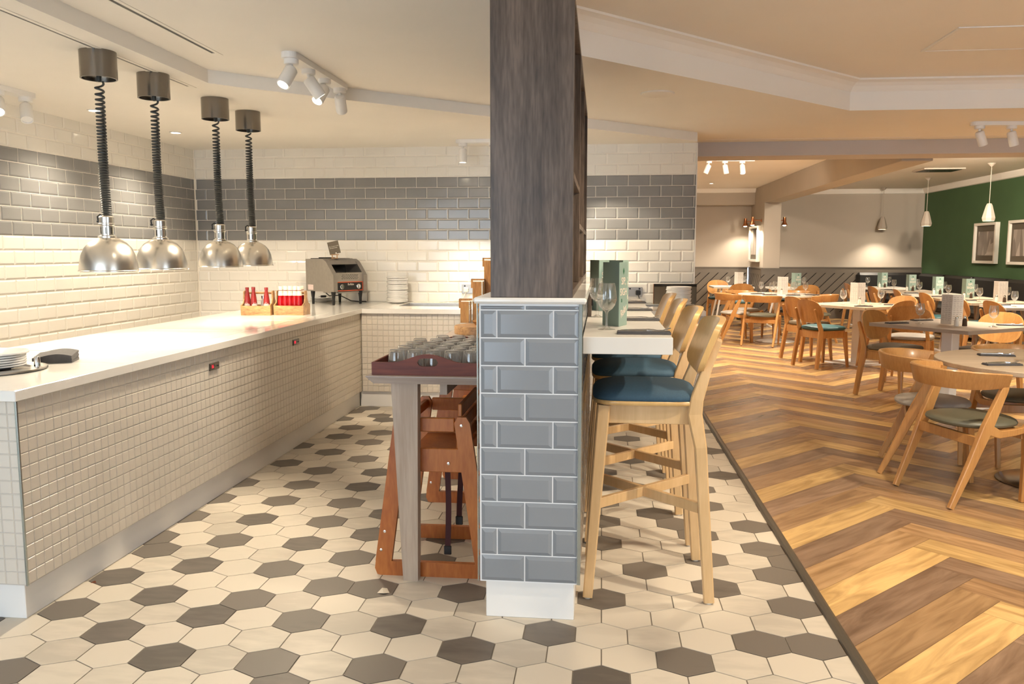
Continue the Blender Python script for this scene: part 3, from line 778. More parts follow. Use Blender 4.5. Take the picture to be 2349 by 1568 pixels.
track('track_spotlight', (-1.287, 7.50), (-0.42, 7.50), 2.37, [(0.02, 0, 0.0, True), (0.30, 0, 0.0, True), (0.58, 0.5, -0.35, True), (0.84, 0.3, -0.6, True)], 'white spotlight bar by the back wall left of shelf unit', 34)
track('track_spotlight', (3.134, 7.47), (3.90, 7.55), 2.45, [(0.03, 0.4, -0.45, True), (0.30, 0.2, -0.30, True), (0.60, 0.4, -0.3, True)], 'white spotlight bar on the ceiling in front of the dining room beam')
track('track_spotlight', (1.36, 11.6), (2.02, 11.7), 2.62, [(0.08, 3.0, -0.4, False), (0.30, 0, -0.2, False), (0.54, -1.4, -0.35, True)], 'dim white spotlight bar under the dining room ceiling left of the column')

def downlight(x, y, zc, label):
    t = empty('downlight', (x, y, zc), 0, label, 'downlight')
    q = MB(); q.lathe([(0.036, -0.0005), (0.050, -0.0005), (0.050, -0.006), (0.040, -0.008), (0.036, -0.004)], 28, close=True); q.build('bezel', ['white'], t)
    q = MB(); q.lathe([(0, -0.0005), (0.036, -0.0005), (0.036, -0.003), (0, -0.003)], 24); q.build('lens', ['lamp_on'], t)
downlight(-3.615, 6.771, 2.37, 'lit recessed downlight in the low ceiling by the wall corner')
downlight(-3.628, 5.664, 2.37, 'lit recessed downlight behind the nearest heat lamp cable')
downlight(2.0, 15.70, 2.62, 'bright downlight in the far left dining room ceiling')

def slotd(pts, w, zc, label, mat_='black'):
    t = empty('slot_diffuser', (pts[0][0], pts[0][1], zc), 0, label, 'air vent')
    a, b = Vector((*pts[0], 0)), Vector((*pts[1], 0)); L = (b - a).length; ang = math.atan2(b.y - a.y, b.x - a.x)
    q = MB(); q.T = Matrix.Rotation(ang, 4, 'Z')
    q.box(-0.05, -w / 2 - 0.022, -0.003, L + 0.05, -w / 2, -0.0004); q.box(-0.05, w / 2, -0.003, L + 0.05, w / 2 + 0.022, -0.0004)
    q.box(-0.05, -w / 2, -0.003, 0, w / 2, -0.0004); q.box(L, -w / 2, -0.003, L + 0.05, w / 2, -0.0004); q.build('frame', ['ceil'], t)
    q = MB(); q.T = Matrix.Rotation(ang, 4, 'Z'); q.box(0, -w / 2, -0.0015, L, w / 2, -0.0004); q.build('slot', [mat_], t)
slotd([(-2.12, 1.2), (-2.142, 4.46)], 0.020, 2.45, 'long black slot air vent in the middle ceiling, upper left')
slotd([(-2.505, 1.4), (-2.533, 4.92)], 0.013, 2.37, 'thin slot air vent in the low ceiling running behind the heat lamps')
slotd([(-1.70, 5.525), (0.68, 7.83)], 0.018, 2.45, 'thin slot air vent running diagonally behind the shelf unit')
slotd([(1.05, 8.36), (5.2, 8.42)], 0.012, 2.45, 'pale slot air vent along the dining room beam', 'soffit')
t = empty('ceiling_disc', (0.37, 5.90, 2.45), 0, 'round flush white disc on the ceiling right of shelf unit', 'speaker')
q = MB(); q.lathe([(0, -0.0105), (0.105, -0.0105), (0.110, -0.008), (0.110, -0.0005), (0, -0.0005)], 40); q.build('grille', ['ceil'], t)
q = MB(); q.lathe([(0.110, -0.0005), (0.110, -0.005), (0.118, -0.004), (0.118, -0.0005)], 40, close=True); q.build('rim', ['paint'], t)
t = empty('access_panel', (2.62, 5.55, 2.675), 0, 'square access panel in the raised ceiling at upper right', 'hatch')
q = MB(); q.box(-0.52, -0.27, -0.004, 0.52, 0.27, -0.0005, 0.001); q.build('door', ['ceil'], t)
q = MB()
for a in ((-0.545, -0.295, 0.545, -0.275), (-0.545, 0.275, 0.545, 0.295), (-0.545, -0.275, -0.525, 0.275), (0.525, -0.275, 0.545, 0.275)): q.box(a[0], a[1], -0.006, a[2], a[3], -0.0005)
q.build('frame', ['paint'], t)
t = empty('air_grille', (5.13, 13.45, 2.62), 0, 'dark louvred air grille in the dining room ceiling', 'air vent')
q = MB(); q.box(-0.30, -0.25, -0.02, 0.30, 0.25, -0.0005, 0.004); q.build('frame', ['pend'], t)
q = MB()
for k in range(7): q.box(-0.26, -0.21 + k * 0.062, -0.026, 0.26, -0.17 + k * 0.062, -0.02)
q.build('louvres', ['gun'], t)
# ------------------------------------------------------------------ things on the buffet counter
CT = 0.868
pd = empty('plate_dispenser', (-2.53, 3.13, CT), 0, 'round steel plate dispenser sunk in the counter at far left', 'plate dispenser')
q = MB(); q.lathe([(0.145, 0.0005), (0.205, 0.0005), (0.212, 0.004), (0.210, 0.010), (0.196, 0.013), (0.160, 0.013), (0.147, 0.009)], 48, close=True); q.build('ring', ['steel'], pd)
q = MB(); q.lathe([(0, 0.0008), (0.145, 0.0008), (0.145, 0.003), (0, 0.003)], 40); q.build('well', ['gun'], pd)
for a in (0.35, 2.1, 3.9, 5.3):
    q = MB(); q.lathe([(0.013, 0.0125), (0.012, 0.05), (0.008, 0.055), (0, 0.056)], 14, (0.178 * math.cos(a), 0.178 * math.sin(a), 0)); q.build('guide_post', ['chrome'], pd)
def plate(r, h, rt=0.0035):
    q = MB()
    q.lathe([(0, 0.003), (r * .60, 0.003), (r * .64, 0.006), (r * .86, h * .75), (r, h), (r + .0015, h + .0015), (r + .0015, h + rt - .001), (r, h + rt), (r * .86, h * .75 + .006), (r * .66, 0.009), (r * .62, 0.0075), (0, 0.0075)], 44)
    return q
p0 = None
for k in range(6):
    zz = CT + 0.0035 + k * 0.0098
    top = k == 5
    lab = 'topmost white plate in the counter plate dispenser' if top else 'white plate in the dispenser stack under the topmost one'
    rr_ = 0.132
    if p0 is None:
        p0 = plate(rr_, 0.017, 0.007).build('plate', ['china'], None, (-2.53, 3.13, zz)); tag(p0, lab, 'plate', 'plates in the counter dispenser')
    else:
        o = p0.copy(); C.objects.link(o); o.location = (-2.53 + (0.006 if top else 0), 3.13, zz); o['label'] = lab
        if top: o.scale = (1.05, 1.05, 1.15)
ns = empty('napkin_pile', (-2.44, 3.42, CT), 0.35, 'pile of folded charcoal napkins behind the plate dispenser', 'napkins')
for k in range(5):
    q = MB()
    w, d = 0.080 - 0.002 * (k % 2), 0.060
    n = 10; top = []; bot = []
    def zz(u, v, k=k): return 0.0015 + k * 0.0070 + (0.008 * math.sin(2.2 * u + 1) + 0.006 * v) * (0.25 + 0.2 * k)
    base = [0.0002 if k == 0 else None]
    vs = []; fs = []
    for i in range(n + 1):
        for j in range(3):
            u, v = -1 + 2 * i / n, -1 + j
            z0 = 0.0006 if k == 0 else max(0.0006, zz(u, v) - 0.0)
            vs.append((u * w, v * d, z0)); 
    m0 = len(vs)
    for i in range(n + 1):
        for j in range(3):
            u, v = -1 + 2 * i / n, -1 + j
            vs.append((u * w, v * d, max(0.0096, zz(u, v) + 0.009)))
    for i in range(n):
        for j in range(2):
            a = i * 3 + j
            fs += [(a, a + 1, a + 4, a + 3), (m0 + a, m0 + a + 3, m0 + a + 4, m0 + a + 1)]
    for i in range(n):
        for j in (0, 2):
            a = i * 3 + j; fs.append((a, a + 3, m0 + a + 3, m0 + a))
    for i in (0, n):
        for j in range(2):
            a = i * 3 + j; fs.append((a, a + 1, m0 + a + 1, m0 + a))
    q.add(vs, fs, 0, True); q.T = Matrix.Identity(4); q.build('napkin', ['napkin'], ns)

# wooden bottle caddies with their bottles
def caddy(loc, rz, label):
    c = empty('bottle_caddy', loc, rz, label, 'caddy', 'bottle caddies on the counter')
    w, d, t = 0.118, 0.085, 0.010
    q = MB(); q.box(-w, -d, 0, w, d, t, 0.001); q.build('bottom_board', ['acacia'], c)
    for s in (-1, 1):
        q = MB(); q.box(-w + t, s * d - (t if s > 0 else 0), t, w - t, s * d + (t if s < 0 else 0), 0.074, 0.0012); q.build('side_board', ['acacia'], c)
    for s in (-1, 1):
        prof = [(-d, t), (d, t), (d, 0.078), (0.045, 0.092), (0.026, 0.125), (0.022, 0.182), (0.014, 0.188), (-0.014, 0.188), (-0.022, 0.182), (-0.026, 0.125), (-0.045, 0.092), (-d, 0.078)]
        q = MB(); q.prism(prof, 'x', s * w - (t if s > 0 else 0), s * w + (t if s < 0 else 0)); q.build('end_board', ['acacia'], c)
    q = MB(); q.tube([(-w + t, 0, 0.170), (w - t, 0, 0.170)], 0.009, 12); q.build('handle', ['acacia'], c)
    return c
caddy((-2.672, 6.185, 0.8695), 0.04, 'left wooden caddy holding dusky red sauce bottles')
caddy((-2.422, 6.225, 0.8695), 0.03, 'right wooden caddy holding ketchup bottles with white caps')
def bottle(liq, cap, h):
    b = empty('sauce_bottle', (0, 0, 0))
    q = MB(); q.lathe([(0, 0.0), (0.022, 0.0), (0.0245, 0.004), (0.0245, h * .42), (0.0232, h * .52), (0.0185, h * .70), (0.0130, h * .84), (0.0125, h * .92), (0, h * .92)], 24); q.build('body', [liq], b)
    if cap:
        q = MB(); q.lathe([(0.0178, h * .66), (0.0202, h * .665), (0.0180, h * .76), (0.0150, h * .85), (0.0160, h * .865), (0.0165, h * .99), (0.0150, h), (0, h)], 24); q.build('cap', ['capw'], b)
        q = MB(); q.lathe([(0.0140, h * .845), (0.0166, h * .848), (0.0166, h * .864), (0.0140, h * .867)], 24); q.build('collar_band', ['red2'], b)
    else:
        q = MB(); q.lathe([(0.0127, h * .90), (0.0142, h * .905), (0.0142, h * .985), (0.013, h), (0, h)], 20); q.build('cap', ['red2'], b)
        q = MB()
        for (za, zb, a0, a1) in ((.27, .36, -2.6, -0.5), (.385, .405, -2.1, -1.0)):
            n = 10; ring = []
            vs = []
            for k in range(n + 1):
                a = a0 + (a1 - a0) * k / n
                arch = 0.006 * math.sin(PI * k / n)
                for zz_ in (za * h + arch, zb * h + arch):
                    rr_ = 0.0250 if zz_ < h * .4 else 0.0243
                    vs.append((rr_ * math.cos(a), rr_ * math.sin(a), zz_))
            q.add(vs, [(2 * k, 2 * k + 2, 2 * k + 3, 2 * k + 1) for k in range(n)], 0, True)
        q.build('paper_label', ['label'], b)
    return b
kb = None
spots_k = [(-2.486, 6.185), (-2.448, 6.188), (-2.410, 6.190), (-2.372, 6.192), (-2.338, 6.194), (-2.486, 6.262), (-2.440, 6.264), (-2.394, 6.266), (-2.345, 6.268)]
names = ['first ketchup bottle from the left in the front row of right caddy', 'second ketchup bottle from the left in the front row of right caddy', 'middle ketchup bottle in the front row of right caddy', 'fourth ketchup bottle from the left in the front row of right caddy', 'last ketchup bottle, at right end of front row of right caddy']
for k, (x, y) in enumerate(spots_k):
    lab = names[k] if k < 5 else 'white capped ketchup bottle in the hidden back row of right caddy'
    x = -2.422 + (x + 2.412) * 1.0
    if kb is None:
        kb = bottle('red', True, 0.212); kb.location = (x, y, 0.8797); tag(kb, lab, 'bottle', 'ketchup bottles in the right caddy')
    else: dup(kb, (x, y, 0.8797), 0.4 * k, lab)
sb = None
for k, (x, y, lab) in enumerate([(-2.752, 6.150, 'red sauce bottle at front left of the left caddy'), (-2.700, 6.148, 'red sauce bottle second from left in the left caddy'), (-2.598, 6.152, 'red sauce bottle standing apart at the right of the left caddy'), (-2.740, 6.235, 'red sauce bottle in the back row of the left caddy, mostly hidden')]):
    if sb is None:
        sb = bottle('red2', False, 0.205); sb.location = (x, y, 0.8797); tag(sb, lab, 'bottle', 'red sauce bottles in the left caddy')
    else: dup(sb, (x, y, 0.8797), [0, 0.8, 0.25, 0][k], lab)
j = empty('sauce_jar', (-2.655, 6.232, 0.8797), 0, 'small clear sauce jar in the left caddy behind the bottles', 'jar')
q = MB(); q.lathe([(0, 0), (0.022, 0), (0.024, 0.004), (0.024, 0.085), (0.016, 0.105), (0.016, 0.125), (0, 0.125)], 20); q.build('body', ['menuw'], j)
q = MB(); q.lathe([(0.0165, 0.112), (0.018, 0.113), (0.018, 0.135), (0, 0.136)], 20); q.build('lid', ['steel'], j)

# conveyor toaster
ct = empty('conveyor_toaster', (-2.50, 7.575, CT + 0.0006), math.radians(54.8), 'stainless steel conveyor toaster on the counter corner', 'toaster')
# local: front = -Y, width along X
W_, D_ = 0.195, 0.215
prof = [(0.215, 0.125), (0.215, 0.425), (-0.055, 0.425), (-0.105, 0.40), (-0.215, 0.275), (-0.215, 0.125)]
for s in (-1, 1):
    q = MB(); q.prism(prof, 'x', s * W_ - (0.045 if s > 0 else 0), s * W_ + (0.045 if s < 0 else 0)); q.build('side_panel', ['steel2'], ct)
q = MB()
q.prism([(0.21, 0.13), (0.21, 0.42), (0.08, 0.42), (0.05, 0.30), (0.05, 0.13)], 'x', -W_ + 0.045, W_ - 0.045); q.build('housing', ['gun'], ct)
q = MB(); q.prism([(0.08, 0.40), (0.08, 0.43), (-0.050, 0.43), (-0.085, 0.412), (-0.118, 0.376), (-0.108, 0.37), (-0.075, 0.402)], 'x', -W_ + 0.045, W_ - 0.045); q.build('hood', ['steel2'], ct)
q = MB(); q.box(-W_ + 0.045, -0.200, 0.215, W_ - 0.045, -0.192, 0.300, 0.001)
for r in range(4):
    for k in range(9): q.box(-0.09 + k * 0.021 + (r % 2) * 0.01, -0.2006, 0.240 + r * 0.012, -0.079 + k * 0.021 + (r % 2) * 0.01, -0.1998, 0.245 + r * 0.012, 0, 1)
q.build('vented_panel', ['steel2', 'gun'], ct)
q = MB(); q.box(-W_ + 0.045, -0.202, 0.130, W_ - 0.045, -0.192, 0.215, 0.001, 1); q.box(-W_ + 0.053, -0.2032, 0.137, W_ - 0.053, -0.2015, 0.208, 0, 0)
cp = q.build('control_panel', ['black', 'orange'], ct)
text('Buffalo', 0.026, 'capw', cp, (0.01, -0.2036, 0.190), (PI / 2, 0, 0))
for x in (-0.100, 0.090):
    q = MB(); q.T = Matrix.Translation((x, -0.2035, 0.170)) @ Matrix.Rotation(PI / 2, 4, 'X')
    q.lathe([(0, 0), (0.024, 0), (0.023, 0.016), (0.019, 0.020), (0, 0.020)], 24); q.box(-0.003, -0.022, 0.019, 0.003, 0.022, 0.026, 0.001)
    q.build('knob', ['chrome'], cp)
q = MB(); q.box(-0.12, -0.185, 0.108, 0.12, 0.05, 0.124, 0.003); q.build('crumb_tray', ['steel2'], ct)
for x in (-0.155, 0.155):
    for y in (-0.155, 0.165):
        q = MB(); q.lathe([(0.011, 0.0), (0.012, 0.004), (0.014, 0.06), (0.021, 0.112), (0.022, 0.126), (0, 0.126)], 16, (x, y, 0)); q.build('leg', ['black'], ct)
q = MB(); q.box(-W_ - 0.0012, 0.10, 0.135, -W_ + 0.001, 0.185, 0.185); q.build('rating_plate', ['label'], ct)
q = MB(); q.tube([(-0.05, 0.13, 0.115), (0.02, 0.15, 0.07), (0.09, 0.08, 0.075), (0.16, 0.10, 0.05), (0.24, 0.10, 0.014), (0.30, 0.06, 0.006), (0.335, -0.02, 0.006)], 0.005, 8); q.build('power_cord', ['black'], ct)
q = MB(); q.box(-0.15, 0.0, 0.4255, 0.16, 0.20, 0.432, 0.002); q.box(-0.13, 0.08, 0.432, 0.05, 0.10, 0.440, 0.002); q.build('top_grate', ['black'], ct)
sg = empty('sign_holder', (-2.492, 7.50, CT + 0.4305), math.radians(24), 'small chalkboard card on a wooden clip stand on top of the toaster', 'sign')
q = MB(); q.box(-0.030, -0.012, 0, 0.034, 0.012, 0.006, 0.001); q.box(-0.024, -0.006, 0.006, -0.016, 0.006, 0.034); q.box(0.020, -0.006, 0.006, 0.028, 0.006, 0.034); q.box(-0.034, -0.007, 0.032, 0.042, 0.007, 0.040, 0.001); q.build('stand', ['acacia'], sg)
q = MB(); q.T = Matrix.Translation((0, 0, 0.040)) @ Matrix.Rotation(-0.22, 4, 'Y'); q.box(-0.040, -0.0025, 0.0, 0.062, 0.0025, 0.118); cd = q.build('card', ['darkboard'], sg)
for k, s_ in enumerate(('The Toaster Is For', 'GF Bread Only')):
    text(s_, 0.0118, 'capw', cd, (-0.004 - k * 0.003, -0.0029, 0.113 - k * 0.016), (PI / 2, -0.22, 0))
q = MB(); q.lathe([(0, 0), (0.006, 0), (0.006, 0.0006), (0, 0.0006)], 12); q.T = Matrix.Identity(4)
o_ = q.build('badge', ['capw'], cd, (0.016, -0.0026, 0.051), (PI / 2, 0, 0))
for k in range(3):
    o = plate(0.105, 0.016).build('plate', ['china'], None, (-2.75, 7.84, CT + 0.001 + k * 0.012)); tag(o, 'white plate lying in the low stack under the toaster', 'plate', 'plates stacked under the toaster')
pg = empty('power_plug', (-2.72, 7.82, CT + 0.045), 0.5, 'black power plug lying on the plates under the toaster', 'plug')
q = MB(); q.box(-0.028, -0.013, 0, 0.028, 0.013, 0.022, 0.005); q.build('body', ['black'], pg)
q = MB()
for y in (-0.007, 0.007): q.box(-0.046, y - 0.002, 0.008, -0.028, y + 0.002, 0.013)
q.build('pins', ['chrome'], pg)

# plate stacks on the back worktop
pt = None
zc = CT + 0.0006
for k in range(22):
    ox = 0.004 * math.sin(k * 1.7)
    g = 0.0102 + (0.004 if k in (10, 15, 18, 20) else 0)
    lab = 'topmost white plate of the tall stack by the sink' if k == 21 else 'white plate in the tall round plate stack by the sink'
    if pt is None:
        pt = plate(0.098, 0.014, 0.0085).build('plate', ['china'], None, (-1.955, 7.745, zc)); tag(pt, lab, 'plate', 'plates in the tall stack by the sink')
    else:
        o = pt.copy(); C.objects.link(o); o.location = (-1.955 + ox, 7.745, zc); o['label'] = lab
    zc += g
pt = None; zc = CT + 0.0006
for k in range(14):
    lab = 'topmost white plate of the stack in front of the dark board' if k == 13 else 'white plate in the stack in front of the dark board'
    if pt is None:
        pt = plate(0.112, 0.016, 0.0095).build('plate', ['china'], None, (0.707, 7.66, zc)); tag(pt, lab, 'plate', 'plates stacked beyond the bar')
    else:
        o = pt.copy(); C.objects.link(o); o.location = (0.707 + 0.004 * math.sin(k * 2.1), 7.66, zc); o['label'] = lab
    zc += 0.0115
bd = empty('dark_board', (0.70, 7.90, CT), 0, 'dark glossy board standing against the wall behind stacked plates', 'board')
q = MB(); q.box(-0.205, -0.010, 0, 0.195, 0.010, 0.190, 0.002); q.build('panel', ['darkboard'], bd)
q = MB(); q.box(-0.205, -0.013, 0.165, 0.195, -0.0101, 0.190); q.build('gloss_strip', ['blackgl'], bd)
q = MB(); q.box(-0.209, -0.012, 0, -0.2055, 0.010, 0.190); q.build('edge_strip', ['copper'], bd)

# wall sockets
def socket(x, z, w, plugcol, label, cord):
    s = empty('wall_socket', (x, 7.948, z), 0, label, 'socket')
    q = MB(); q.box(-w / 2, -0.008, -0.045, w / 2, 0.0, 0.045, 0.003); q.build('face_plate', ['sock'], s)
    q = MB()
    for k in ((0.02,) if w < 0.1 else (-0.045, 0.045)): q.box(k - 0.008, -0.0088, 0.022, k + 0.008, -0.008, 0.036)
    q.build('switch', ['black'], s)
    px = -0.02 if w < .1 else (0.032 if cord[0] > 0 else -0.032)
    q = MB(); q.box(px - 0.024, -0.036, -0.032, px + 0.024, -0.0085, 0.016, 0.007); g = q.build('plug', [plugcol], s)
    q = MB(); q.tube([(px, -0.022, -0.030), (px + 0.01 * cord[0], -0.026, -0.06)] + cord[1], 0.0038, 8); q.build('cord', [plugcol], g)
socket(-1.285, 0.999, 0.146, 'capw', 'grey wall socket left of shelf unit with white plug', (-1, [(-0.07, -0.03, -0.095), (-0.16, -0.03, -0.118), (-0.32, -0.03, -0.126), (-0.55, -0.04, -0.127)]))
socket(0.318, 0.980, 0.146, 'black', 'grey wall socket above the far end of the bar with black plug', (1, [(0.05, -0.03, -0.095), (0.055, -0.04, -0.106)]))
# ------------------------------------------------------------------ side table, tray of tumblers, wooden stands
tb = empty('side_table', (-0.69, 4.5, 0), 0, 'tall grey oak side table against the left of the half wall', 'table')
q = MB()
o0 = (0.69, -4.5)
def P_(x, y, z): return (x + 0.69, y - 4.5, z)
ring_t = [(-0.937, 3.170), (-0.448, 3.170), (-0.448, 5.95), (-0.937, 5.95)]
ring_b = [(-0.912, 3.195), (-0.448, 3.195), (-0.448, 5.93), (-0.912, 5.93)]
q.add([P_(x, y, 0.865) for x, y in ring_t] + [P_(x, y, 0.862) for x, y in ring_t] + [P_(x, y, 0.832) for x, y in ring_b],
      [(0, 1, 2, 3), (8, 11, 10, 9)] + [(k, (k + 1) % 4, 4 + (k + 1) % 4, 4 + k) for k in range(4)] + [(4 + k, 4 + (k + 1) % 4, 8 + (k + 1) % 4, 8 + k) for k in range(4)])
q.build('tabletop', ['greyoakx'], tb)
for (yy) in (3.245, 5.88):
    q = MB()
    a = [(-0.846, yy - .028), (-0.735, yy - .028), (-0.735, yy + .028), (-0.846, yy + .028)]
    b = [(-0.806, yy - .028), (-0.744, yy - .028), (-0.744, yy + .028), (-0.806, yy + .028)]
    q.loft([[P_(x, y, 0.0) for x, y in b], [P_(x, y, 0.832) for x, y in a]], smooth=False); q.build('leg', ['greyoak'], tb)
q = MB(); q.box(*P_(-0.66, 3.30, 0.772), *P_(-0.63, 5.8, 0.832)); q.build('rail', ['greyoak'], tb)

ty = empty('serving_tray', (-0.690, 3.58, 0.8655), 0, 'mahogany serving tray with handle holes, full of upturned tumblers', 'tray')
TX, TY0, TY1 = 0.230, -0.365, 0.365
q = MB(); q.box(-TX, TY0, 0, TX, TY1, 0.010, 0.001); q.build('base', ['mahog'], ty)
def handle_end(y0, y1):
    q = MB()
    n = 64
    xs = [-TX + 2 * TX * k / n for k in range(n + 1)]
    def top(x): return 0.052 + 0.034 * (0.5 + 0.5 * math.cos(PI * min(1, abs(x) / 0.15))) if abs(x) < 0.15 else 0.052
    def hole(x):
        a = abs(x) / 0.043
        if a >= 1: return None
        h = 0.0165 * (1 - a ** 4) ** .5
        return (0.053 - h, 0.053 + h)
    pts = []
    for seg in ('low', 'up', 'all'):
        pass
    def strip(xa, xb, la, ha, lb, hb):
        vs = [(xa, y0, la), (xb, y0, lb), (xb, y0, hb), (xa, y0, ha), (xa, y1, la), (xb, y1, lb), (xb, y1, hb), (xa, y1, ha)]
        q.add(vs, [(0, 1, 2, 3), (7, 6, 5, 4), (0, 4, 5, 1), (3, 2, 6, 7), (0, 3, 7, 4), (1, 5, 6, 2)])
    for xa, xb in zip(xs, xs[1:]):
        ha, hb = hole(xa), hole(xb)
        if ha is None and hb is None: strip(xa, xb, 0.0, top(xa), 0.0, top(xb))
        else:
            ha = ha or (0.053, 0.053); hb = hb or (0.053, 0.053)
            strip(xa, xb, 0.0, ha[0], 0.0, hb[0]); strip(xa, xb, ha[1], top(xa), hb[1], top(xb))
    q.box(-TX, y0 - 0.0012, 0.0235, TX, y0, 0.0255)
    return q.build('end_board', ['mahog'], ty)
handle_end(TY0 - 0.012, TY0); handle_end(TY1, TY1 + 0.012)
for s in (-1, 1):
    q = MB(); q.box(s * TX - (0.010 if s > 0 else 0), TY0, 0.010, s * TX + (0.010 if s < 0 else 0), TY1, 0.052, 0.001); q.build('side_board', ['mahog'], ty)
# upturned tumblers
q = MB()
q.lathe([(0.0345, 0.0), (0.0355, 0.0), (0.0352, 0.004), (0.0340, 0.035), (0.0315, 0.062), (0.0300, 0.078), (0.0280, 0.083), (0.0240, 0.084), (0, 0.083), (0, 0.074), (0.0235, 0.074), (0.0275, 0.070), (0.0295, 0.058), (0.0320, 0.034), (0.0335, 0.003), (0.0345, 0.0)], 24, close=False)
tm = q.build('tumbler', ['tglass'])
first = True; rg2 = random.Random(5)
for r in range(9):
    for c in range(5):
        x = -0.690 - 0.140 + c * 0.0775 + (0.012 if r % 2 else -0.008); y = 3.285 + r * 0.0745
        if r > 6 and c == 0: continue
        lab = ('upturned tumbler in the front row of the tray' if r == 0 else 'upturned tumbler in the rows behind the front row of the tray')
        grp = 'tumblers in the front row of the tray' if r == 0 else 'tumblers in the rear rows of the tray'
        if first: o = tm; first = False
        else: o = tm.copy(); C.objects.link(o)
        tag(o, lab, 'glass', grp); o.location = (x, y, 0.8758); o.rotation_euler = (0, 0, rg2.uniform(0, 6))

lg = empty('log_board', (-0.745, 4.93, 0.8655), 0, 'round sawn log serving board on the side table behind the tumblers', 'log board')
q = MB(); q.lathe([(0, 0), (0.142, 0), (0.145, 0.003), (0.145, 0.046), (0.142, 0.050), (0.125, 0.0505), (0, 0.0505)], 40); q.build('slab', ['acacia'], lg)
q = MB(); q.lathe([(0, 0.0506), (0.07, 0.0506), (0.085, 0.066), (0.09, 0.074), (0.084, 0.074), (0.07, 0.062), (0, 0.058)], 32, (0.05, 0.03, 0)); q.build('raised_ring', ['pallet'], lg)
def stand(x, y, h, w, cap, label):
    s = empty('wooden_riser', (x, y, 0.8655), 0.12, label, 'display stand', 'wooden risers on the side table')
    q = MB(); q.box(0, -0.012, 0, w, 0.012, h - cap * 0.3, 0.002); q.build('post', ['pallet'], s)
    q = MB(); q.box(w + 0.004, 0.0, 0, w + 0.014, 0.10, h - 0.02, 0.001); q.build('back_board', ['pallet'], s)
    q = MB(); q.box(-0.012, 0.012, h - cap, 0.0, 0.10, h, 0.001); q.box(-0.012, 0.012, h - 0.010, w + 0.02, 0.10, h, 0.001); q.build('cap_board', ['pallet'], s)
    q = MB(); q.lathe([(0, 0), (0.006, 0.001), (0.007, 0.008), (0, 0.010)], 10, (0, 0, 0)); q.build('screw_knob', ['copper'], s, (w + 0.004, -0.004, h * .55), (0, PI / 2, 0))
stand(-0.980, 5.66, 0.165, 0.060, 0.063, 'lowest wooden riser of the three stepped stands on the side table')
stand(-0.900, 5.705, 0.304, 0.064, 0.063, 'middle height wooden riser of the three stepped stands')
stand(-0.832, 5.80, 0.452, 0.20, 0.063, 'tallest wooden riser, half hidden behind the shelf unit')

# ------------------------------------------------------------------ high chairs
def highchair(y, label):
    h = empty('high_chair', (-0.690, y, 0), 0, label, 'high chair', 'wooden high chairs under the side table')
    T = 0.024
    for s in (-1, 1):
        fy = s * 0.232
        ya, yb = fy - T / 2, fy + T / 2
        q = MB(); q.prism([(-0.250, 0.03), (-0.240, 0.004), (-0.225, 0.0), (0.225, 0.0), (0.240, 0.004), (0.250, 0.03), (0.246, 0.062), (-0.246, 0.062)], 'y', ya, yb)
        fr = q.build('base_rail', ['hichair'], h)
        for d in (-1, 1):
            q = MB(); q.prism([(d * 0.247, 0.062), (d * 0.178, 0.062), (d * 0.095, 0.66), (d * 0.110, 0.685), (d * 0.145, 0.685), (d * 0.160, 0.66)], 'y', ya, yb)
            q.build('leg', ['hichair'], h)
        q = MB(); q.box(-0.095, ya + 0.001, 0.622, 0.095, yb - 0.001, 0.680, 0.003); q.build('arm_rail', ['hichair'], h)
        q = MB(); q.box(-0.125, ya + 0.002, 0.452, 0.125, yb - 0.002, 0.552, 0.003); q.build('seat_rail', ['hichair'], h)
        q = MB()
        for (bx, bz) in ((-0.205, 0.19), (-0.222, 0.11), (0.07, 0.49), (0.125, 0.65)):
            q.T = Matrix.Translation((bx, fy - T / 2 if s < 0 else fy + T / 2, bz)) @ Matrix.Rotation(PI / 2 if s < 0 else -PI / 2, 4, 'X')
            q.lathe([(0, 0), (0.006, 0), (0.006, 0.0012), (0.003, 0.002), (0, 0.0016)], 12)
        q.T = Matrix.Identity(4); q.build('bolt', ['chrome'], h)
    q = MB(); q.box(-0.118, -0.219, 0.498, 0.118, 0.219, 0.514, 0.003); q.build('seat', ['hichair'], h)
    for z0, z1 in ((0.53, 0.58), (0.60, 0.66), (0.68, 0.735)):
        q = MB(); q.box(0.098 + (z0 - .5) * .05, -0.219, z0, 0.114 + (z0 - .5) * .05, 0.219, z1, 0.003); q.build('back_slat', ['hichair'], h)
    q = MB(); q.box(-0.135, -0.219, 0.632, -0.112, 0.219, 0.672, 0.003); q.build('front_rail', ['hichair'], h)
    q = MB(); q.tube([(-0.178, -0.222, 0.260), (-0.178, 0.222, 0.260)], 0.011, 10); q.build('foot_bar', ['hichair'], h)
    q = MB(); q.tube([(0.178, -0.222, 0.260), (0.178, 0.222, 0.260)], 0.011, 10); q.build('foot_bar', ['hichair'], h)
    for (sx, yy, zb, ph) in ((0.045, -0.15, 0.10, 0), (0.085, -0.05, 0.20, 1.5)):
        q = MB(); pts = [(sx + 0.006 * math.sin(ph + 3 * k / 9), yy, 0.497 - (0.497 - zb) * k / 9) for k in range(10)]
        q.bar(pts, (0.024, 0.0025), (1, 0, 0)); st = q.build('strap', ['strap'], h)
        q = MB(); q.box(pts[-1][0] - 0.016, yy - 0.006, zb - 0.035, pts[-1][0] + 0.016, yy + 0.006, zb + 0.004, 0.003); q.build('buckle', ['black'], st)
    return h
highchair(3.510, 'orange stained wooden high chair nearest, under the front of the side table')
highchair(4.530, 'orange stained wooden high chair behind the nearer one under the side table')

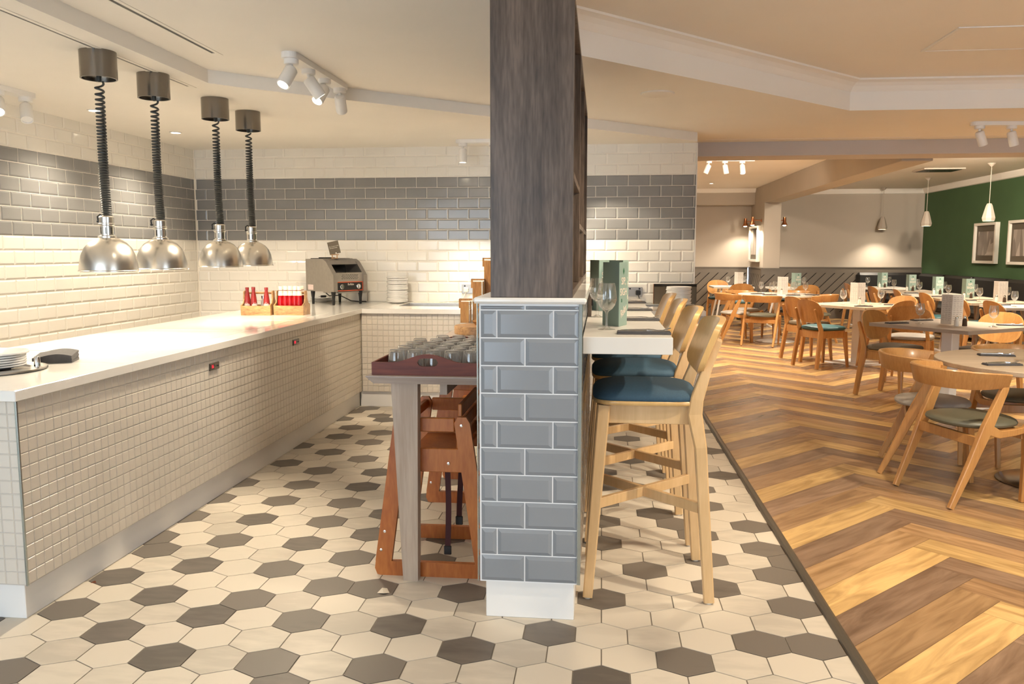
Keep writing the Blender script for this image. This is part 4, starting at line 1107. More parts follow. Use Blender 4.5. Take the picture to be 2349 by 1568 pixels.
# floor litter
dbs = MB(); dbs.add([(0, 0, 0.0008), (0.012, 0.004, 0.003), (0.026, 0.001, 0.0008), (0.016, 0.010, 0.008), (0.007, 0.007, 0.005)], [(0, 1, 3, 4), (1, 2, 3), (0, 4, 3), (0, 2, 1)])
o = dbs.build('leaf_scrap', ['debris'], None, (-2.085, 3.05, 0)); tag(o, 'tiny brown leaf scrap on the floor by the counter foot', 'scrap')
sc = MB(); sc.add([(0, 0, 0.0008), (0.03, -0.012, 0.006), (0.05, 0.006, 0.001), (0.034, 0.03, 0.010), (0.006, 0.034, 0.002), (0.018, 0.014, 0.018)], [(0, 1, 5), (1, 2, 5), (2, 3, 5), (3, 4, 5), (4, 0, 5), (0, 4, 3, 2, 1)])
o = sc.build('paper_scrap', ['scrap'], None, (-0.88, 3.08, 0)); tag(o, 'crumpled cream paper scrap on the charcoal tile near the table leg', 'scrap')
# ------------------------------------------------------------------ bar counter and stools
br = empty('bar_counter', (0.10, 4.2, 1.055), 0, 'pale bar counter slab fixed to the right side of half wall', 'bar')
q = MB(); q.box(-0.1645, -1.245, -0.062, 0.157, 1.215, 0, 0.002); q.build('slab', ['bartop'], br)
hb_ = empty('wooden_holder', (-0.0655, 3.93, 1.0555), 0, 'slim dark wooden holder standing on the bar against the half wall', 'holder')
q = MB(); q.box(0.001, -0.05, 0, 0.020, 0.05, 0.115, 0.002); q.build('box', ['darkwood'], hb_)
q = MB(); q.box(0.020, -0.03, 0.05, 0.026, 0.03, 0.085, 0.002); q.build('clip', ['black'], hb_)

def shell(q, W, z0, z1, yb, lean, curve, th, ex=2.6, nu=14, nv=16, p=2.6, top=1.0):
    """curved rounded back panel; u across, v up"""
    F, B = [], []
    for j in range(nv + 1):
        v = 0.5 - 0.5 * math.cos(PI * (0.01 + 0.98 * j / nv)); t = abs(2 * v - 1)
        w = W * max(0.02, (1 - t ** (p if v < .5 else p * top))) ** (1 / ex)
        for i in range(nu + 1):
            x = w * (-1 + 2 * i / nu)
            y = yb - lean * v + curve * (x / W) ** 2
            z = z0 + (z1 - z0) * v
            F.append((x, y + th / 2, z)); B.append((x, y - th / 2, z + 0.001))
    n = nu + 1; N = len(F)
    fs = []
    for j in range(nv):
        for i in range(nu):
            a = j * n + i
            fs.append((a, a + 1, a + n + 1, a + n)); fs.append((N + a, N + a + n, N + a + n + 1, N + a + 1))
    for j in range(nv):
        for a, b in ((j * n, (j + 1) * n), (j * n + nu, (j + 1) * n + nu)): fs.append((a, b, N + b, N + a))
    for i in range(nu):
        for a in (i, nv * n + i): fs.append((a, a + 1, N + a + 1, N + a))
    q.add(F + B, fs, 0, True)

def pad(q, w, d, z0, z1, dome, cy=0.0, ex=3.2, seg=40, taper=0.0, boxy=False):
    """domed cushion: stacked superellipse rings"""
    rings = []
    def ring(s, z, dz=0.0):
        out = []
        for k in range(seg):
            a = 2 * PI * k / seg; c, s_ = math.cos(a), math.sin(a)
            x = s * w * (abs(c) ** (2 / ex)) * (1 if c >= 0 else -1); y = s * d * (abs(s_) ** (2 / ex)) * (1 if s_ >= 0 else -1)
            x *= 1 + taper * y / d
            out.append((x, cy + y, z))
        return out
    for s, z in (((0.985, z0), (1.0, z0 + (z1 - z0) * .3), (1.0, z0 + (z1 - z0) * .7), (0.985, z1), (0.955, z1 + dome * .22), (0.86, z1 + dome * .5), (0.70, z1 + dome * .76), (0.45, z1 + dome * .94), (0.18, z1 + dome)) if boxy else ()) or ((0.93, z0), (0.99, z0 + (z1 - z0) * .25), (1.0, z0 + (z1 - z0) * .55), (0.975, z0 + (z1 - z0) * .88), (0.92, z1 + dome * .12), (0.75, z1 + dome * .5), (0.5, z1 + dome * .82), (0.22, z1 + dome * .98)):
        rings.append(ring(s, z))
    q.loft(rings, 0, True)

def oval_chair(name, sz, wd, ply, cush, tall):
    c = empty(name)
    fx, fy, rx, ry = (0.226, 0.238, 0.226, -0.232) if tall else (0.205, 0.218, 0.205, -0.235)
    tx = 0.170 if tall else 0.172
    for s in (-1, 1):
        q = MB(); q.bar([(s * fx, fy, 0.006), (s * tx, fy - 0.055 if tall else fy - 0.035, sz - 0.03)], [(0.038, 0.038), (0.050, 0.050)] if tall else [(0.024, 0.026), (0.046, 0.050)], (1, 0, 0), 0.22)
        l = q.build('leg', [wd], c)
        if tall:
            q = MB(); q.lathe([(0, 0), (0.013, 0), (0.013, 0.008), (0, 0.008)], 12, (s * fx, fy, 0)); q.build('foot_glide', ['capw'], l)
    zt_ = sz + (0.235 if tall else 0.245)
    for s in (-1, 1):
        q = MB()
        pts = [(s * rx, ry, 0.006), (s * (rx - .012), ry + (0.045 if tall else 0.038), sz - 0.18 if tall else sz - 0.17), (s * (tx + .012), ry + (0.066 if tall else 0.055), sz - 0.06), (s * (tx + 0.012), ry + 0.060, sz - 0.0), (s * (tx + 0.0), ry + 0.022, sz + 0.12), (s * (tx - 0.008), ry - 0.018, zt_ - 0.01), (s * (tx - 0.008), ry - 0.022, zt_)]
        q.bar(pts, [(0.036, 0.040), (0.040, 0.046), (0.038, 0.056), (0.034, 0.050), (0.027, 0.036), (0.024, 0.030), (0.016, 0.020)], (1, 0, 0), 0.25)
        l = q.build('leg', [wd], c)
        if tall:
            q = MB(); q.lathe([(0, 0), (0.013, 0), (0.013, 0.008), (0, 0.008)], 12, (s * rx, ry, 0)); q.build('foot_glide', ['capw'], l)
    yf, yr = (fy - 0.052, ry + 0.066) if tall else (fy - 0.034, ry + 0.056)
    q = MB()
    q.box(-tx, yf - 0.011, sz - 0.105, tx, yf + 0.011, sz - 0.024, 0.002); q.box(-tx, yr - 0.010, sz - 0.100, tx, yr + 0.010, sz - 0.022, 0.002)
    for s in (-1, 1): q.box(s * tx - 0.010, yr, sz - 0.100, s * tx + 0.010, yf, sz - 0.022, 0.002)
    q.build('apron', [wd], c)
    if tall:
        z = 0.375
        for s in (-1, 1):
            f_ = z / (sz - .03)
            a = Vector((s * (fx + (tx - fx) * f_), fy - 0.055 * f_, z)); b = Vector((-s * (rx - 0.010), ry + 0.036, z))
            q = MB(); d = (b - a).normalized()
            q.bar([tuple(a + d * .01), tuple(b - d * .01)], (0.020, 0.040), tuple(Vector((0, 0, 1)).cross(d)), 0.12); q.build('stretcher', [wd], c)
    q = MB(); pad(q, 0.205 if not tall else 0.211, 0.205 if not tall else 0.211, sz - 0.024, sz - 0.008, 0.001, 0.018, 4.2 if not tall else 5.0, boxy=tall); q.build('seat_board', [ply], c)
    q = MB(); pad(q, 0.215 if not tall else 0.208, 0.212 if not tall else 0.208, sz - 0.008, sz + (0.010 if tall else 0.030), 0.036 if tall else 0.020, 0.020, 5.0 if tall else 3.6, boxy=tall); q.build('seat_cushion', [cush], c)
    q = MB()
    if tall: shell(q, 0.222, sz + 0.085, sz + 0.305, ry + 0.034, 0.085, 0.034, 0.024, 2.3, p=4.5, top=2.2)
    else: shell(q, 0.212, sz + 0.075, sz + 0.350, ry + 0.052, 0.075, 0.040, 0.014, 2.7, p=2.6)
    q.build('backrest', [ply], c)
    return c

st = oval_chair('bar_stool', 0.795, 'beech', 'beechply', 'navy', True)
labs = ['nearest beech bar stool with navy seat, first from the half wall end', 'second beech bar stool with navy seat from the near end of the bar', 'third beech bar stool with navy seat from the near end of the bar', 'farthest beech bar stool with navy seat, by the back worktop']
for k, (x, y, a) in enumerate([(0.198, 3.355, 0.0), (0.187, 3.985, 0.02), (0.180, 4.62, -0.02), (0.175, 5.25, 0.0)]):
    if k == 0: st.location = (x, y, 0); st.rotation_euler = (0, 0, PI / 2 + a); tag(st, labs[0], 'stool', 'bar stools along the bar')
    else: dup(st, (x, y, 0), PI / 2 + a, labs[k])

# ------------------------------------------------------------------ tableware builders
def wine():
    g = empty('wine_glass')
    q = MB()
    q.lathe([(0.034, 0.0), (0.035, 0.0015), (0.018, 0.005), (0.006, 0.012), (0.0042, 0.030), (0.0042, 0.062), (0.008, 0.072), (0.022, 0.082), (0.033, 0.098), (0.0385, 0.118), (0.0375, 0.142), (0.0325, 0.172), (0.0305, 0.182),
             (0.0295, 0.182), (0.0313, 0.172), (0.0362, 0.142), (0.0372, 0.118), (0.0318, 0.100), (0.020, 0.085), (0.006, 0.078), (0, 0.077)], 28)
    q.lathe([(0.034, 0.0), (0, 0.0)], 28)
    q.build('bowl_and_stem', ['glass'], g); return g
wg = {'o': None}
def glass_at(x, y, z, label, group='wine glasses on the tables'):
    if wg['o'] is None:
        q = MB()
        q.lathe([(0, 0), (0.034, 0.0), (0.035, 0.0015), (0.018, 0.005), (0.006, 0.012), (0.0042, 0.030), (0.0042, 0.062), (0.008, 0.072), (0.022, 0.082), (0.033, 0.098), (0.0385, 0.118), (0.0375, 0.142), (0.0325, 0.172), (0.0305, 0.182),
                 (0.0295, 0.182), (0.0313, 0.172), (0.0362, 0.142), (0.0372, 0.118), (0.0318, 0.100), (0.020, 0.085), (0.006, 0.078), (0, 0.077)], 28)
        o = wg['o'] = q.build('wine_glass', ['glass'])
    else: o = wg['o'].copy(); C.objects.link(o)
    o.location = (x, y, z + 0.0006); tag(o, label, 'glass', group); return o

mn = {}
def menu_at(x, y, z, rz, kind, label, group='menus on the tables', h=0.262, w=0.105):
    """three fold card standing as a tent; kind: which way the printed cover looks"""
    if kind not in mn:
        o = empty('menu')
        t = 0.0022; q = MB()
        # V-shaped folded card: two leaves meeting at the spine (0,0)
        a = 1.07 if kind == 'bar' else 0.62
        for s in (-1, 1):
            q.T = Matrix.Rotation(s * a, 4, 'Z')
            q.box(0 if s > 0 else -w, -t / 2, 0, w if s > 0 else 0, t / 2, h, 0, 0)
        q.T = Matrix.Identity(4)
        card = q.build('card', ['menu' if kind != 'white' else 'menuw'], o)
        # cover print on the right hand leaf (kind green) / text columns (kind white)
        for s in ((1,) if kind != 'white' else (-1, 1)):
            ca, sa = math.cos(s * a), math.sin(s * a)
            def L(u, zz, off=-0.0016): return (u * s * ca - off * sa * -1 * 0 + (off * -sa), u * s * sa + off * ca, zz)
            rot = (PI / 2, 0, s * a)
            if kind != 'white':
                text('SIP,', 0.042, 'cream', card, L(w * .52, h * .70), rot); text('SIGH', 0.042, 'cream', card, L(w * .52, h * .53), rot)
                text('&', 0.022, 'dgreen', card, L(w * .30, h * .40), rot)
                text('Relax', 0.046, 'cream', card, L(w * .52, h * .23), (PI / 2, -0.42, s * a), shear=0.3, sx=0.8)
                q = MB(); q.add([(-0.010, 0, 0), (0, -0.015, 0), (0.010, 0, 0), (0, 0.015, 0)], [(0, 1, 2, 3)]); q.build('emblem', ['dgreen'], card, L(w * .52, h * .86), rot)
            else:
                q = MB()
                for col in range(3):
                    for r in range(13):
                        u0 = w * (0.10 + 0.29 * col); ww = w * (0.16 + 0.08 * ((r * 7 + col * 3) % 3) / 2)
                        q.box(u0, h * (0.90 - r * .064), 0, u0 + ww, h * (0.90 - r * .064) + 0.0035, 0.0002)
                q.T = Matrix.Identity(4)
                oo = q.build('print', ['ink'], card, L(0 if s > 0 else w, 0), rot)
                if s < 0: oo.location = L(w, 0)
        mn[kind] = o
        o.location = (x, y, z + 0.0006); o.rotation_euler = (0, 0, rz); tag(o, label, 'menu', group); return o
    return dup(mn[kind], (x, y, z + 0.0006), rz, label, group)

nk = {}
def setting_at(x, y, z, rz, label, group='napkins with cutlery on the tables'):
    if 'o' not in nk:
        o = empty('napkin_set'); 
        q = MB(); q.box(-0.100, -0.035, 0, 0.100, 0.035, 0.006, 0.002); q.box(-0.098, -0.033, 0.006, 0.098, 0.031, 0.010, 0.002); q.build('napkin', ['napkin'], o)
        q = MB(); q.bar([(-0.09, -0.012, 0.0125), (0.01, -0.012, 0.0135), (0.03, -0.012, 0.0125), (0.095, -0.010, 0.0120)], [(0.010, 0.004), (0.008, 0.005), (0.013, 0.002), (0.012, 0.001)], (0, 1, 0)); q.build('knife', ['chrome'], o)
        q = MB(); q.bar([(-0.085, 0.010, 0.0125), (0.02, 0.010, 0.0155), (0.04, 0.010, 0.0145)], [(0.009, 0.004), (0.006, 0.004), (0.008, 0.003)], (0, 1, 0))
        for k in range(4): q.bar([(0.04, 0.010, 0.0145), (0.052, 0.002 + k * 0.0055, 0.0125), (0.072, 0.002 + k * 0.0055, 0.0125), (0.100, 0.002 + k * 0.0055, 0.021)], (0.003, 0.002), (0, 1, 0))
        q.build('fork', ['chrome'], o)
        nk['o'] = o; o.location = (x, y, z + 0.0006); o.rotation_euler = (0, 0, rz); tag(o, label, 'napkin', group); return o
    return dup(nk['o'], (x, y, z + 0.0006), rz, label, group)

sk = {}
def shaker_at(x, y, z, kind, label, group='salt and pepper pots on the tables'):
    if kind not in sk:
        o = empty('%s_pot' % kind)
        q = MB(); q.lathe([(0, 0), (0.019, 0), (0.020, 0.003), (0.018, 0.050), (0.012, 0.066), (0, 0.068)], 18); q.build('body', [kind], o)
        q = MB(); q.lathe([(0.013, 0.0665), (0.0145, 0.070), (0.011, 0.084), (0.004, 0.090), (0, 0.091)], 16); q.build('cap', ['chrome'], o)
        sk[kind] = o; o.location = (x, y, z + 0.0006); tag(o, label, 'condiment', group); return o
    return dup(sk[kind], (x, y, z + 0.0006), 0, label, group)

# on the bar
BZ = 1.055
glass_at(0.022, 3.240, BZ, 'wine glass at the near end of the bar, in front of green menu', 'wine glasses on the bar')
glass_at(-0.018, 3.86, BZ, 'wine glass on the bar half hidden behind the nearest green menu', 'wine glasses on the bar')
menu_at(0.072, 3.370, BZ, math.radians(9.5), 'bar', 'nearest sage green menu reading sip, sigh and relax on the bar', 'menus on the bar', 0.262)
menu_at(0.108, 4.20, BZ, math.radians(12), 'bar', 'sage green menu behind the nearest one, showing at its right edge', 'menus on the bar')
menu_at(-0.012, 4.27, BZ, math.radians(-2), 'bar', 'sage green menu on the bar by the half wall, behind the nearest one', 'menus on the bar')
for k, (x, y) in enumerate([(0.160, 3.09), (0.160, 3.70), (0.165, 4.32), (0.165, 4.95)]):
    setting_at(x, y, BZ, 0.02 * k, ['charcoal napkin with cutlery at the near end of the bar', 'second charcoal napkin with cutlery along the bar', 'third charcoal napkin with cutlery along the bar', 'farthest charcoal napkin with cutlery on the bar'][k], 'napkins with cutlery on the bar')
# ------------------------------------------------------------------ dining room
def band_chair():
    """low chair: round pad, legs slanting up into a bent back band"""
    c = empty('low_back_chair')
    wd = 'oak'
    for s in (-1, 1):
        q = MB(); q.bar([(s * 0.225, -0.265, 0.004), (s * 0.232, -0.165, 0.235), (s * 0.236, -0.085, 0.430), (s * 0.240, 0.005, 0.640), (s * 0.238, 0.022, 0.700)],
                        [(0.026, 0.030), (0.030, 0.046), (0.032, 0.062), (0.026, 0.042), (0.020, 0.030)], (1, 0, 0), 0.25); q.build('leg', [wd], c)
        q = MB(); q.bar([(s * 0.190, 0.205, 0.004), (s * 0.204, 0.198, 0.250), (s * 0.210, 0.190, 0.395), (s * 0.212, 0.165, 0.425)], [(0.024, 0.026), (0.030, 0.036), (0.032, 0.050), (0.028, 0.040)], (1, 0, 0), 0.25); q.build('leg', [wd], c)
        q = MB(); q.bar([(s * 0.213, 0.185, 0.415), (s * 0.220, 0.10, 0.400), (s * 0.228, 0.0, 0.395), (s * 0.234, -0.085, 0.430)], [(0.026, 0.034), (0.026, 0.036), (0.028, 0.042), (0.028, 0.060)], (1, 0, 0), 0.25); q.build('side_rail', [wd], c)
    q = MB(); q.box(-0.205, 0.165, 0.355, 0.205, 0.187, 0.405, 0.003); q.build('seat_rail', [wd], c)
    q = MB(); q.box(-0.222, -0.135, 0.330, 0.222, -0.113, 0.385, 0.003); q.build('seat_rail', [wd], c)
    q = MB()
    rings = []
    n = 26
    for k in range(n + 1):
        t = -1 + 2 * k / n; a = t * PI * 0.62
        # bent band: U plan, open to the front
        x = 0.252 * math.sin(a) if abs(a) < PI / 2 else 0.252 * (1 if a > 0 else -1)
        y = -0.070 - 0.215 * math.cos(a) if abs(a) < PI / 2 else -0.070 + 0.245 * (abs(a) - PI / 2)
        nx, ny = math.sin(a), -math.cos(a)
        if abs(a) >= PI / 2: nx, ny = (1 if a > 0 else -1), 0
        e = abs(t)
        hh = 0.104 - 0.030 * e ** 3; zc = 0.690 - 0.006 * e; th = 0.011
        lean = 0.012
        pts = []
        for (dn, dz) in ((-th, -hh / 2 + .006), (-th * .5, -hh / 2), (th * .5, -hh / 2), (th, -hh / 2 + .006), (th, hh / 2 - .006), (th * .5, hh / 2), (-th * .5, hh / 2), (-th, hh / 2 - .006)):
            o_ = dn + lean * (dz / hh * 2)
            pts.append((x + nx * o_, y + ny * o_, zc + dz))
        rings.append(pts)
    q.loft(rings, 0, True); q.build('back_band', ['oakply'], c)
    q = MB(); pad(q, 0.222, 0.215, 0.420, 0.452, 0.022, 0.015, 2.3); q.build('seat_cushion', ['olive'], c)
    return c
oc = oval_chair('dining_chair', 0.455, 'oak', 'oakply', 'teal', False)
lc = band_chair()
used = {'o': False, 'l': False}
def recolor(o, m):
    for ch in o.children:
        if ch.name.startswith('seat_cushion'):
            ch.data = cush_data(ch.data, m)
cd_ = {}
def cush_data(me, m):
    base = me.name.split('.')[0]
    key = (tuple(round(v, 3) for v in me.vertices[5].co), m)
    if key not in cd_:
        d = me.copy(); d.materials.clear(); d.materials.append(M[m]); cd_[key] = d
    return cd_[key]
def chair(kind, x, y, deg, col, label, group='dining chairs'):
    """deg: the way the chair faces, from +X"""
    rz = math.radians(deg - 90)
    proto = oc if kind == 'o' else lc
    if not used[kind]:
        used[kind] = True; proto.location = (x, y, 0); proto.rotation_euler = (0, 0, rz); tag(proto, label, 'chair', group); r = proto
    else: r = dup(proto, (x, y, 0), rz, label, group)
    for ch in r.children:
        if ch.name.startswith('seat_cushion'): ch.data = cush_data(ch.data, col)
    return r

TZ = 0.722
def round_table(x, y, r, top, base, label):
    t = empty('round_table', (x, y, 0), 0, label, 'table')
    q = MB(); q.lathe([(0, TZ - 0.028), (r - 0.004, TZ - 0.028), (r, TZ - 0.024), (r, TZ - 0.003), (r - 0.003, TZ), (0, TZ)], 64); q.build('tabletop', [top], t)
    q = MB(); q.lathe([(0, 0.024), (0.034, 0.024), (0.034, TZ - 0.04), (0.14, TZ - 0.034), (0.14, TZ - 0.028), (0, TZ - 0.028)], 28); q.build('column', ['white' if base != 'banq' else 'gun'], t)
    q = MB(); q.lathe([(0, 0.0), (0.285, 0.0), (0.29, 0.004), (0.27, 0.012), (0.10, 0.026), (0, 0.028)], 48); q.build('foot_plate', [base], t)
    return t
def square_table(x, y, s, deg, top, label):
    t = empty('square_table', (x, y, 0), math.radians(deg), label, 'table')
    h = s / 2
    q = MB(); q.prism(rrect(-h, -h, h, h, 0.012, 3), 'z', TZ - 0.030, TZ); q.build('tabletop', [top], t)
    q = MB(); q.box(-0.052, -0.052, 0.010, 0.052, 0.052, TZ - 0.030, 0.004); q.build('column', ['white'], t)
    q = MB(); q.box(-0.29, -0.29, 0, 0.29, 0.29, 0.011, 0.002); q.build('foot_plate', ['white'], t)
    return t
def trestle_table(x, y, w, d, top, label, leg='greyoak'):
    t = empty('trestle_table', (x, y, 0), 0, label, 'table')
    q = MB(); q.prism(rrect(-w / 2, -d / 2, w / 2, d / 2, 0.01, 2), 'z', TZ - 0.030, TZ); q.build('tabletop', [top], t)
    for sx in (-1, 1):
        for sy in (-1, 1):
            q = MB(); q.bar([(sx * (w / 2 - 0.05), sy * (d / 2 - 0.04), 0.02), (sx * (w / 2 - 0.17), sy * (d / 2 - 0.17), TZ - 0.03)], [(0.026, 0.026), (0.036, 0.036)], (1, 0, 0)); q.build('leg', [leg], t)
        q = MB(); q.box(sx * (w / 2 - 0.05) - 0.012, -d / 2 + 0.03, 0, sx * (w / 2 - 0.05) + 0.012, d / 2 - 0.03, 0.022, 0.002); q.build('floor_bar', ['white'], t)
    return t

round_table(2.665, 5.06, 0.655, 'sandoak', 'gun', 'large round sand oak table at the right edge, nearest in dining room')
square_table(3.08, 7.60, 0.955, 34.0, 'taupetop', 'square taupe table on a white post, behind the nearest round table')
square_table(3.136, 10.40, 0.93, 34.0, 'sandoak', 'square pale table on a white post in the middle of the dining room')
round_table(2.66, 12.85, 0.575, 'whitetop', 'white', 'round white topped table on a white round foot, farther left')
trestle_table(2.42, 15.75, 0.74, 0.70, 'whitetop', 'small white table at far left by the panelled wall', 'white')
trestle_table(3.42, 15.30, 0.80, 0.70, 'whitetop', 'small white table in front of the dining room column', 'white')
RT = [('T12', 10.25, 'whitetop'), ('T11', 11.15, 'sandoak'), ('T10', 12.10, 'sandoak'), ('T9', 13.15, 'whitetop'), ('T8', 14.25, 'sandoak'), ('T7', 15.60, 'whitetop')]
rl = ['white topped trestle table nearest along the black banquette', 'sand oak trestle table second nearest along the black banquette', 'sand oak trestle table third nearest along the black banquette', 'white topped trestle table fourth nearest along the black banquette', 'sand oak trestle table second farthest along the black banquette', 'white topped trestle table farthest along the black banquette']
for (n, y, top), lab in zip(RT, rl): trestle_table(5.02, y, 0.84, 0.68, top, lab)

# chairs: round table at the right edge
chair('l', 2.045, 4.755, 17, 'olive', 'low back oak chair with olive seat nearest the camera at lower right')
chair('l', 2.045, 5.300, -18, 'lgrey', 'low back oak chair with light grey seat beside the nearest olive one')
chair('l', 2.700, 5.560, -92, 'olive', 'low back oak chair on the far side of the nearest round table')
# square taupe table
chair('o', 2.740, 8.020, -50, 'taupe', 'oval back oak chair with taupe tweed seat at left of the taupe square table')
chair('o', 3.500, 7.860, -146, 'taupe', 'oval back oak chair at right of the taupe square table')
chair('o', 3.260, 9.020, 62, 'lgrey', 'oval back oak chair with its back to the taupe square table')
# square table in the middle
chair('o', 2.610, 10.040, 27, 'teal', 'oval back oak chair with teal seat nearest at the middle square table')
chair('o', 2.600, 10.680, 22, 'taupe', 'oval back oak chair with taupe seat behind the teal one at middle table')
chair('o', 3.330, 10.000, 124, 'taupe', 'oval back oak chair with taupe seat at near right of middle square table')
chair('o', 3.640, 10.760, -146, 'dteal', 'oval back oak chair with dark teal seat at far right of middle table')
# round white table
chair('l', 2.350, 12.300, 65, 'olive', 'low back oak chair with olive seat in front of the round white table')
chair('l', 2.020, 12.780, 8, 'lgrey', 'low back oak chair with pale seat at left of the round white table')
chair('l', 2.280, 13.420, -50, 'lgrey', 'low back oak chair with pale seat at far left of round white table')
chair('l', 3.180, 12.560, 155, 'olive', 'low back oak chair at right of the round white table')
chair('l', 3.000, 13.440, -120, 'navyl', 'low back oak chair with dark seat behind the round white table')
# far tables
chair('o', 2.300, 16.350, -85, 'dteal', 'oval back oak chair with dark seat against far left panelling')
chair('o', 2.470, 15.060, 88, 'teal', 'oval back oak chair with teal seat in front of the far left table')
chair('o', 3.480, 14.640, 92, 'teal', 'oval back oak chair with teal seat in front of the column table')
chair('o', 3.380, 15.890, -90, 'dteal', 'oval back oak chair behind the column table')
# along the banquette, backs to the room
cl = ['oval back oak chair at the nearest banquette table', 'oval back oak chair at the second nearest banquette table', 'oval back oak chair at the third nearest banquette table', 'oval back oak chair at the fourth nearest banquette table', 'oval back oak chair at the second farthest banquette table', 'oval back oak chair at the farthest banquette table']
for (n, y, top), lab, dx, da in zip(RT, cl, (0.06, 0.10, 0.02, 0.02, 0.0, 0.0), (6, -4, 3, -5, 4, 0)):
    chair('o', 4.60 + dx, y - 0.33, da, 'teal', lab)

# banquette along the green wall
bq = empty('banquette', (6.10, 12.95, 0), 0, 'long black leather banquette along the green wall', 'banquette')
q = MB(); q.box(-0.52, -4.1, 0.06, 0.30, 4.15, 0.36, 0.01); q.build('base', ['banqseat'], bq)
for k in range(7):
    ya = -4.1 + k * 1.18
    q = MB(); q.box(-0.54, ya + 0.004, 0.362, 0.14, ya + 1.176, 0.475, 0.035); q.build('seat_cushion', ['banq'], bq)
    q = MB(); q.box(0.142, ya + 0.006, 0.365, 0.33, ya + 1.174, 0.935, 0.045); q.build('back_cushion', ['banq'], bq)
cb = empty('banquette', (5.55, 17.13, 0), 0, 'short black leather banquette return under the far wall corner', 'banquette')
q = MB(); q.box(-0.42, -0.02, 0.0, 0.85, 0.29, 0.36, 0.01); q.build('base', ['banqseat'], cb)
q = MB(); q.box(-0.42, 0.09, 0.362, 0.85, 0.26, 0.945, 0.05); q.build('back_cushion', ['banq'], cb)

# table settings
z = TZ
def side(d): return d
glass_at(2.470, 4.700, z, 'nearer of the two wine glasses on the large round sand oak table')
glass_at(2.478, 4.990, z, 'farther of the two wine glasses on the large round sand oak table')
setting_at(2.265, 4.880, z, 0.10, 'charcoal napkin with knife and fork, nearer one on the round sand oak table')
setting_at(2.430, 5.320, z, -0.12, 'charcoal napkin with cutlery, farther one on the round sand oak table')
# taupe square table
glass_at(2.830, 7.650, z, 'left wine glass on the square taupe table')
glass_at(3.330, 7.380, z, 'right wine glass on the square taupe table')
menu_at(3.080, 7.600, z, math.radians(-22), 'white', 'open white menu standing on the square taupe table')
shaker_at(3.050, 7.420, z, 'salt', 'salt pot in front of the white menu on the taupe table')
shaker_at(3.125, 7.440, z, 'pepper', 'pepper pot in front of the white menu on the taupe table')
setting_at(2.640, 7.660, z, 0.3, 'charcoal napkin with cutlery at left of taupe table')
setting_at(2.980, 8.010, z, 0.3, 'charcoal napkin with cutlery at the back of taupe table')
setting_at(3.540, 7.540, z, -0.2, 'charcoal napkin with cutlery at right of taupe table')
# middle square table
glass_at(2.900, 10.250, z, 'left wine glass on the middle square table')
glass_at(3.390, 10.420, z, 'right wine glass on the middle square table')
menu_at(3.120, 10.450, z, math.radians(-20), 'white', 'white menu standing on the middle square table')
shaker_at(3.095, 10.270, z, 'salt', 'salt pot on the middle square table')
setting_at(3.060, 9.990, z, 0.1, 'charcoal napkin with cutlery at the front of middle square table')
setting_at(3.490, 10.300, z, -0.3, 'charcoal napkin with cutlery at the right of middle square table')
# round white table
for k, (x, y, lab) in enumerate([(2.44, 12.95, 'leftmost wine glass on the round white table'), (2.53, 12.60, 'second wine glass from left on the round white table'), (2.68, 13.10, 'wine glass just left of the menu on the round white table'),
                                 (2.84, 12.62, 'wine glass just right of the menu on the round white table'), (2.95, 12.95, 'farther wine glass right of the menu on the round white table'), (3.04, 12.70, 'rightmost wine glass on the round white table')]):
    glass_at(x, y, z, lab)
menu_at(2.700, 12.80, z, math.radians(-40), 'white', 'white menu standing on the round white table')
shaker_at(2.690, 12.68, z, 'salt', 'salt pot on the round white table')
for k, (x, y) in enumerate([(2.36, 12.78), (2.48, 12.48), (2.80, 12.42), (3.10, 12.52)]):
    setting_at(x, y, z, 0.2 - 0.1 * k, ['leftmost napkin with cutlery on the round white table', 'second napkin from left on the round white table', 'third napkin from left on the round white table', 'rightmost napkin with cutlery on the round white table'][k])
# far tables
glass_at(2.34, 15.62, z, 'wine glass left of menu on the far left table'); glass_at(2.66, 15.75, z, 'wine glass right of menu on the far left table')
menu_at(2.53, 15.72, z, math.radians(-30), 'white', 'white menu standing on the far left table')
glass_at(3.28, 15.10, z, 'wine glass left of green menu on the column table'); glass_at(3.62, 15.25, z, 'wine glass right of green menu on the column table')
menu_at(3.46, 15.22, z, math.radians(-30), 'green', 'sage green menu standing on the table before the column')
# banquette tables
info = {'T12': ('green', 'nearest banquette table'), 'T11': ('white', 'second nearest banquette table'), 'T10': ('green', 'third nearest banquette table'), 'T9': ('green', 'fourth nearest banquette table'), 'T8': ('green', 'second farthest banquette table'), 'T7': ('green', 'farthest banquette table')}
for n, y, top in RT:
    k, w = info[n]
    menu_at(5.08, y + 0.02, z, math.radians(-48 if n != 'T7' else -30), k, '%s menu standing on the %s' % ('sage green' if k == 'green' else 'white', w))
    glass_at(4.80, y - 0.10, z, 'wine glass at the room side of the ' + w); glass_at(5.26, y + 0.16, z, 'wine glass at the wall side of the ' + w)
    shaker_at(5.00, y - 0.12, z, 'salt', 'salt pot on the ' + w); shaker_at(5.09, y - 0.13, z, 'pepper', 'pepper pot on the ' + w)
    setting_at(4.78, y + 0.17, z, 0.1, 'charcoal napkin with cutlery on the ' + w)

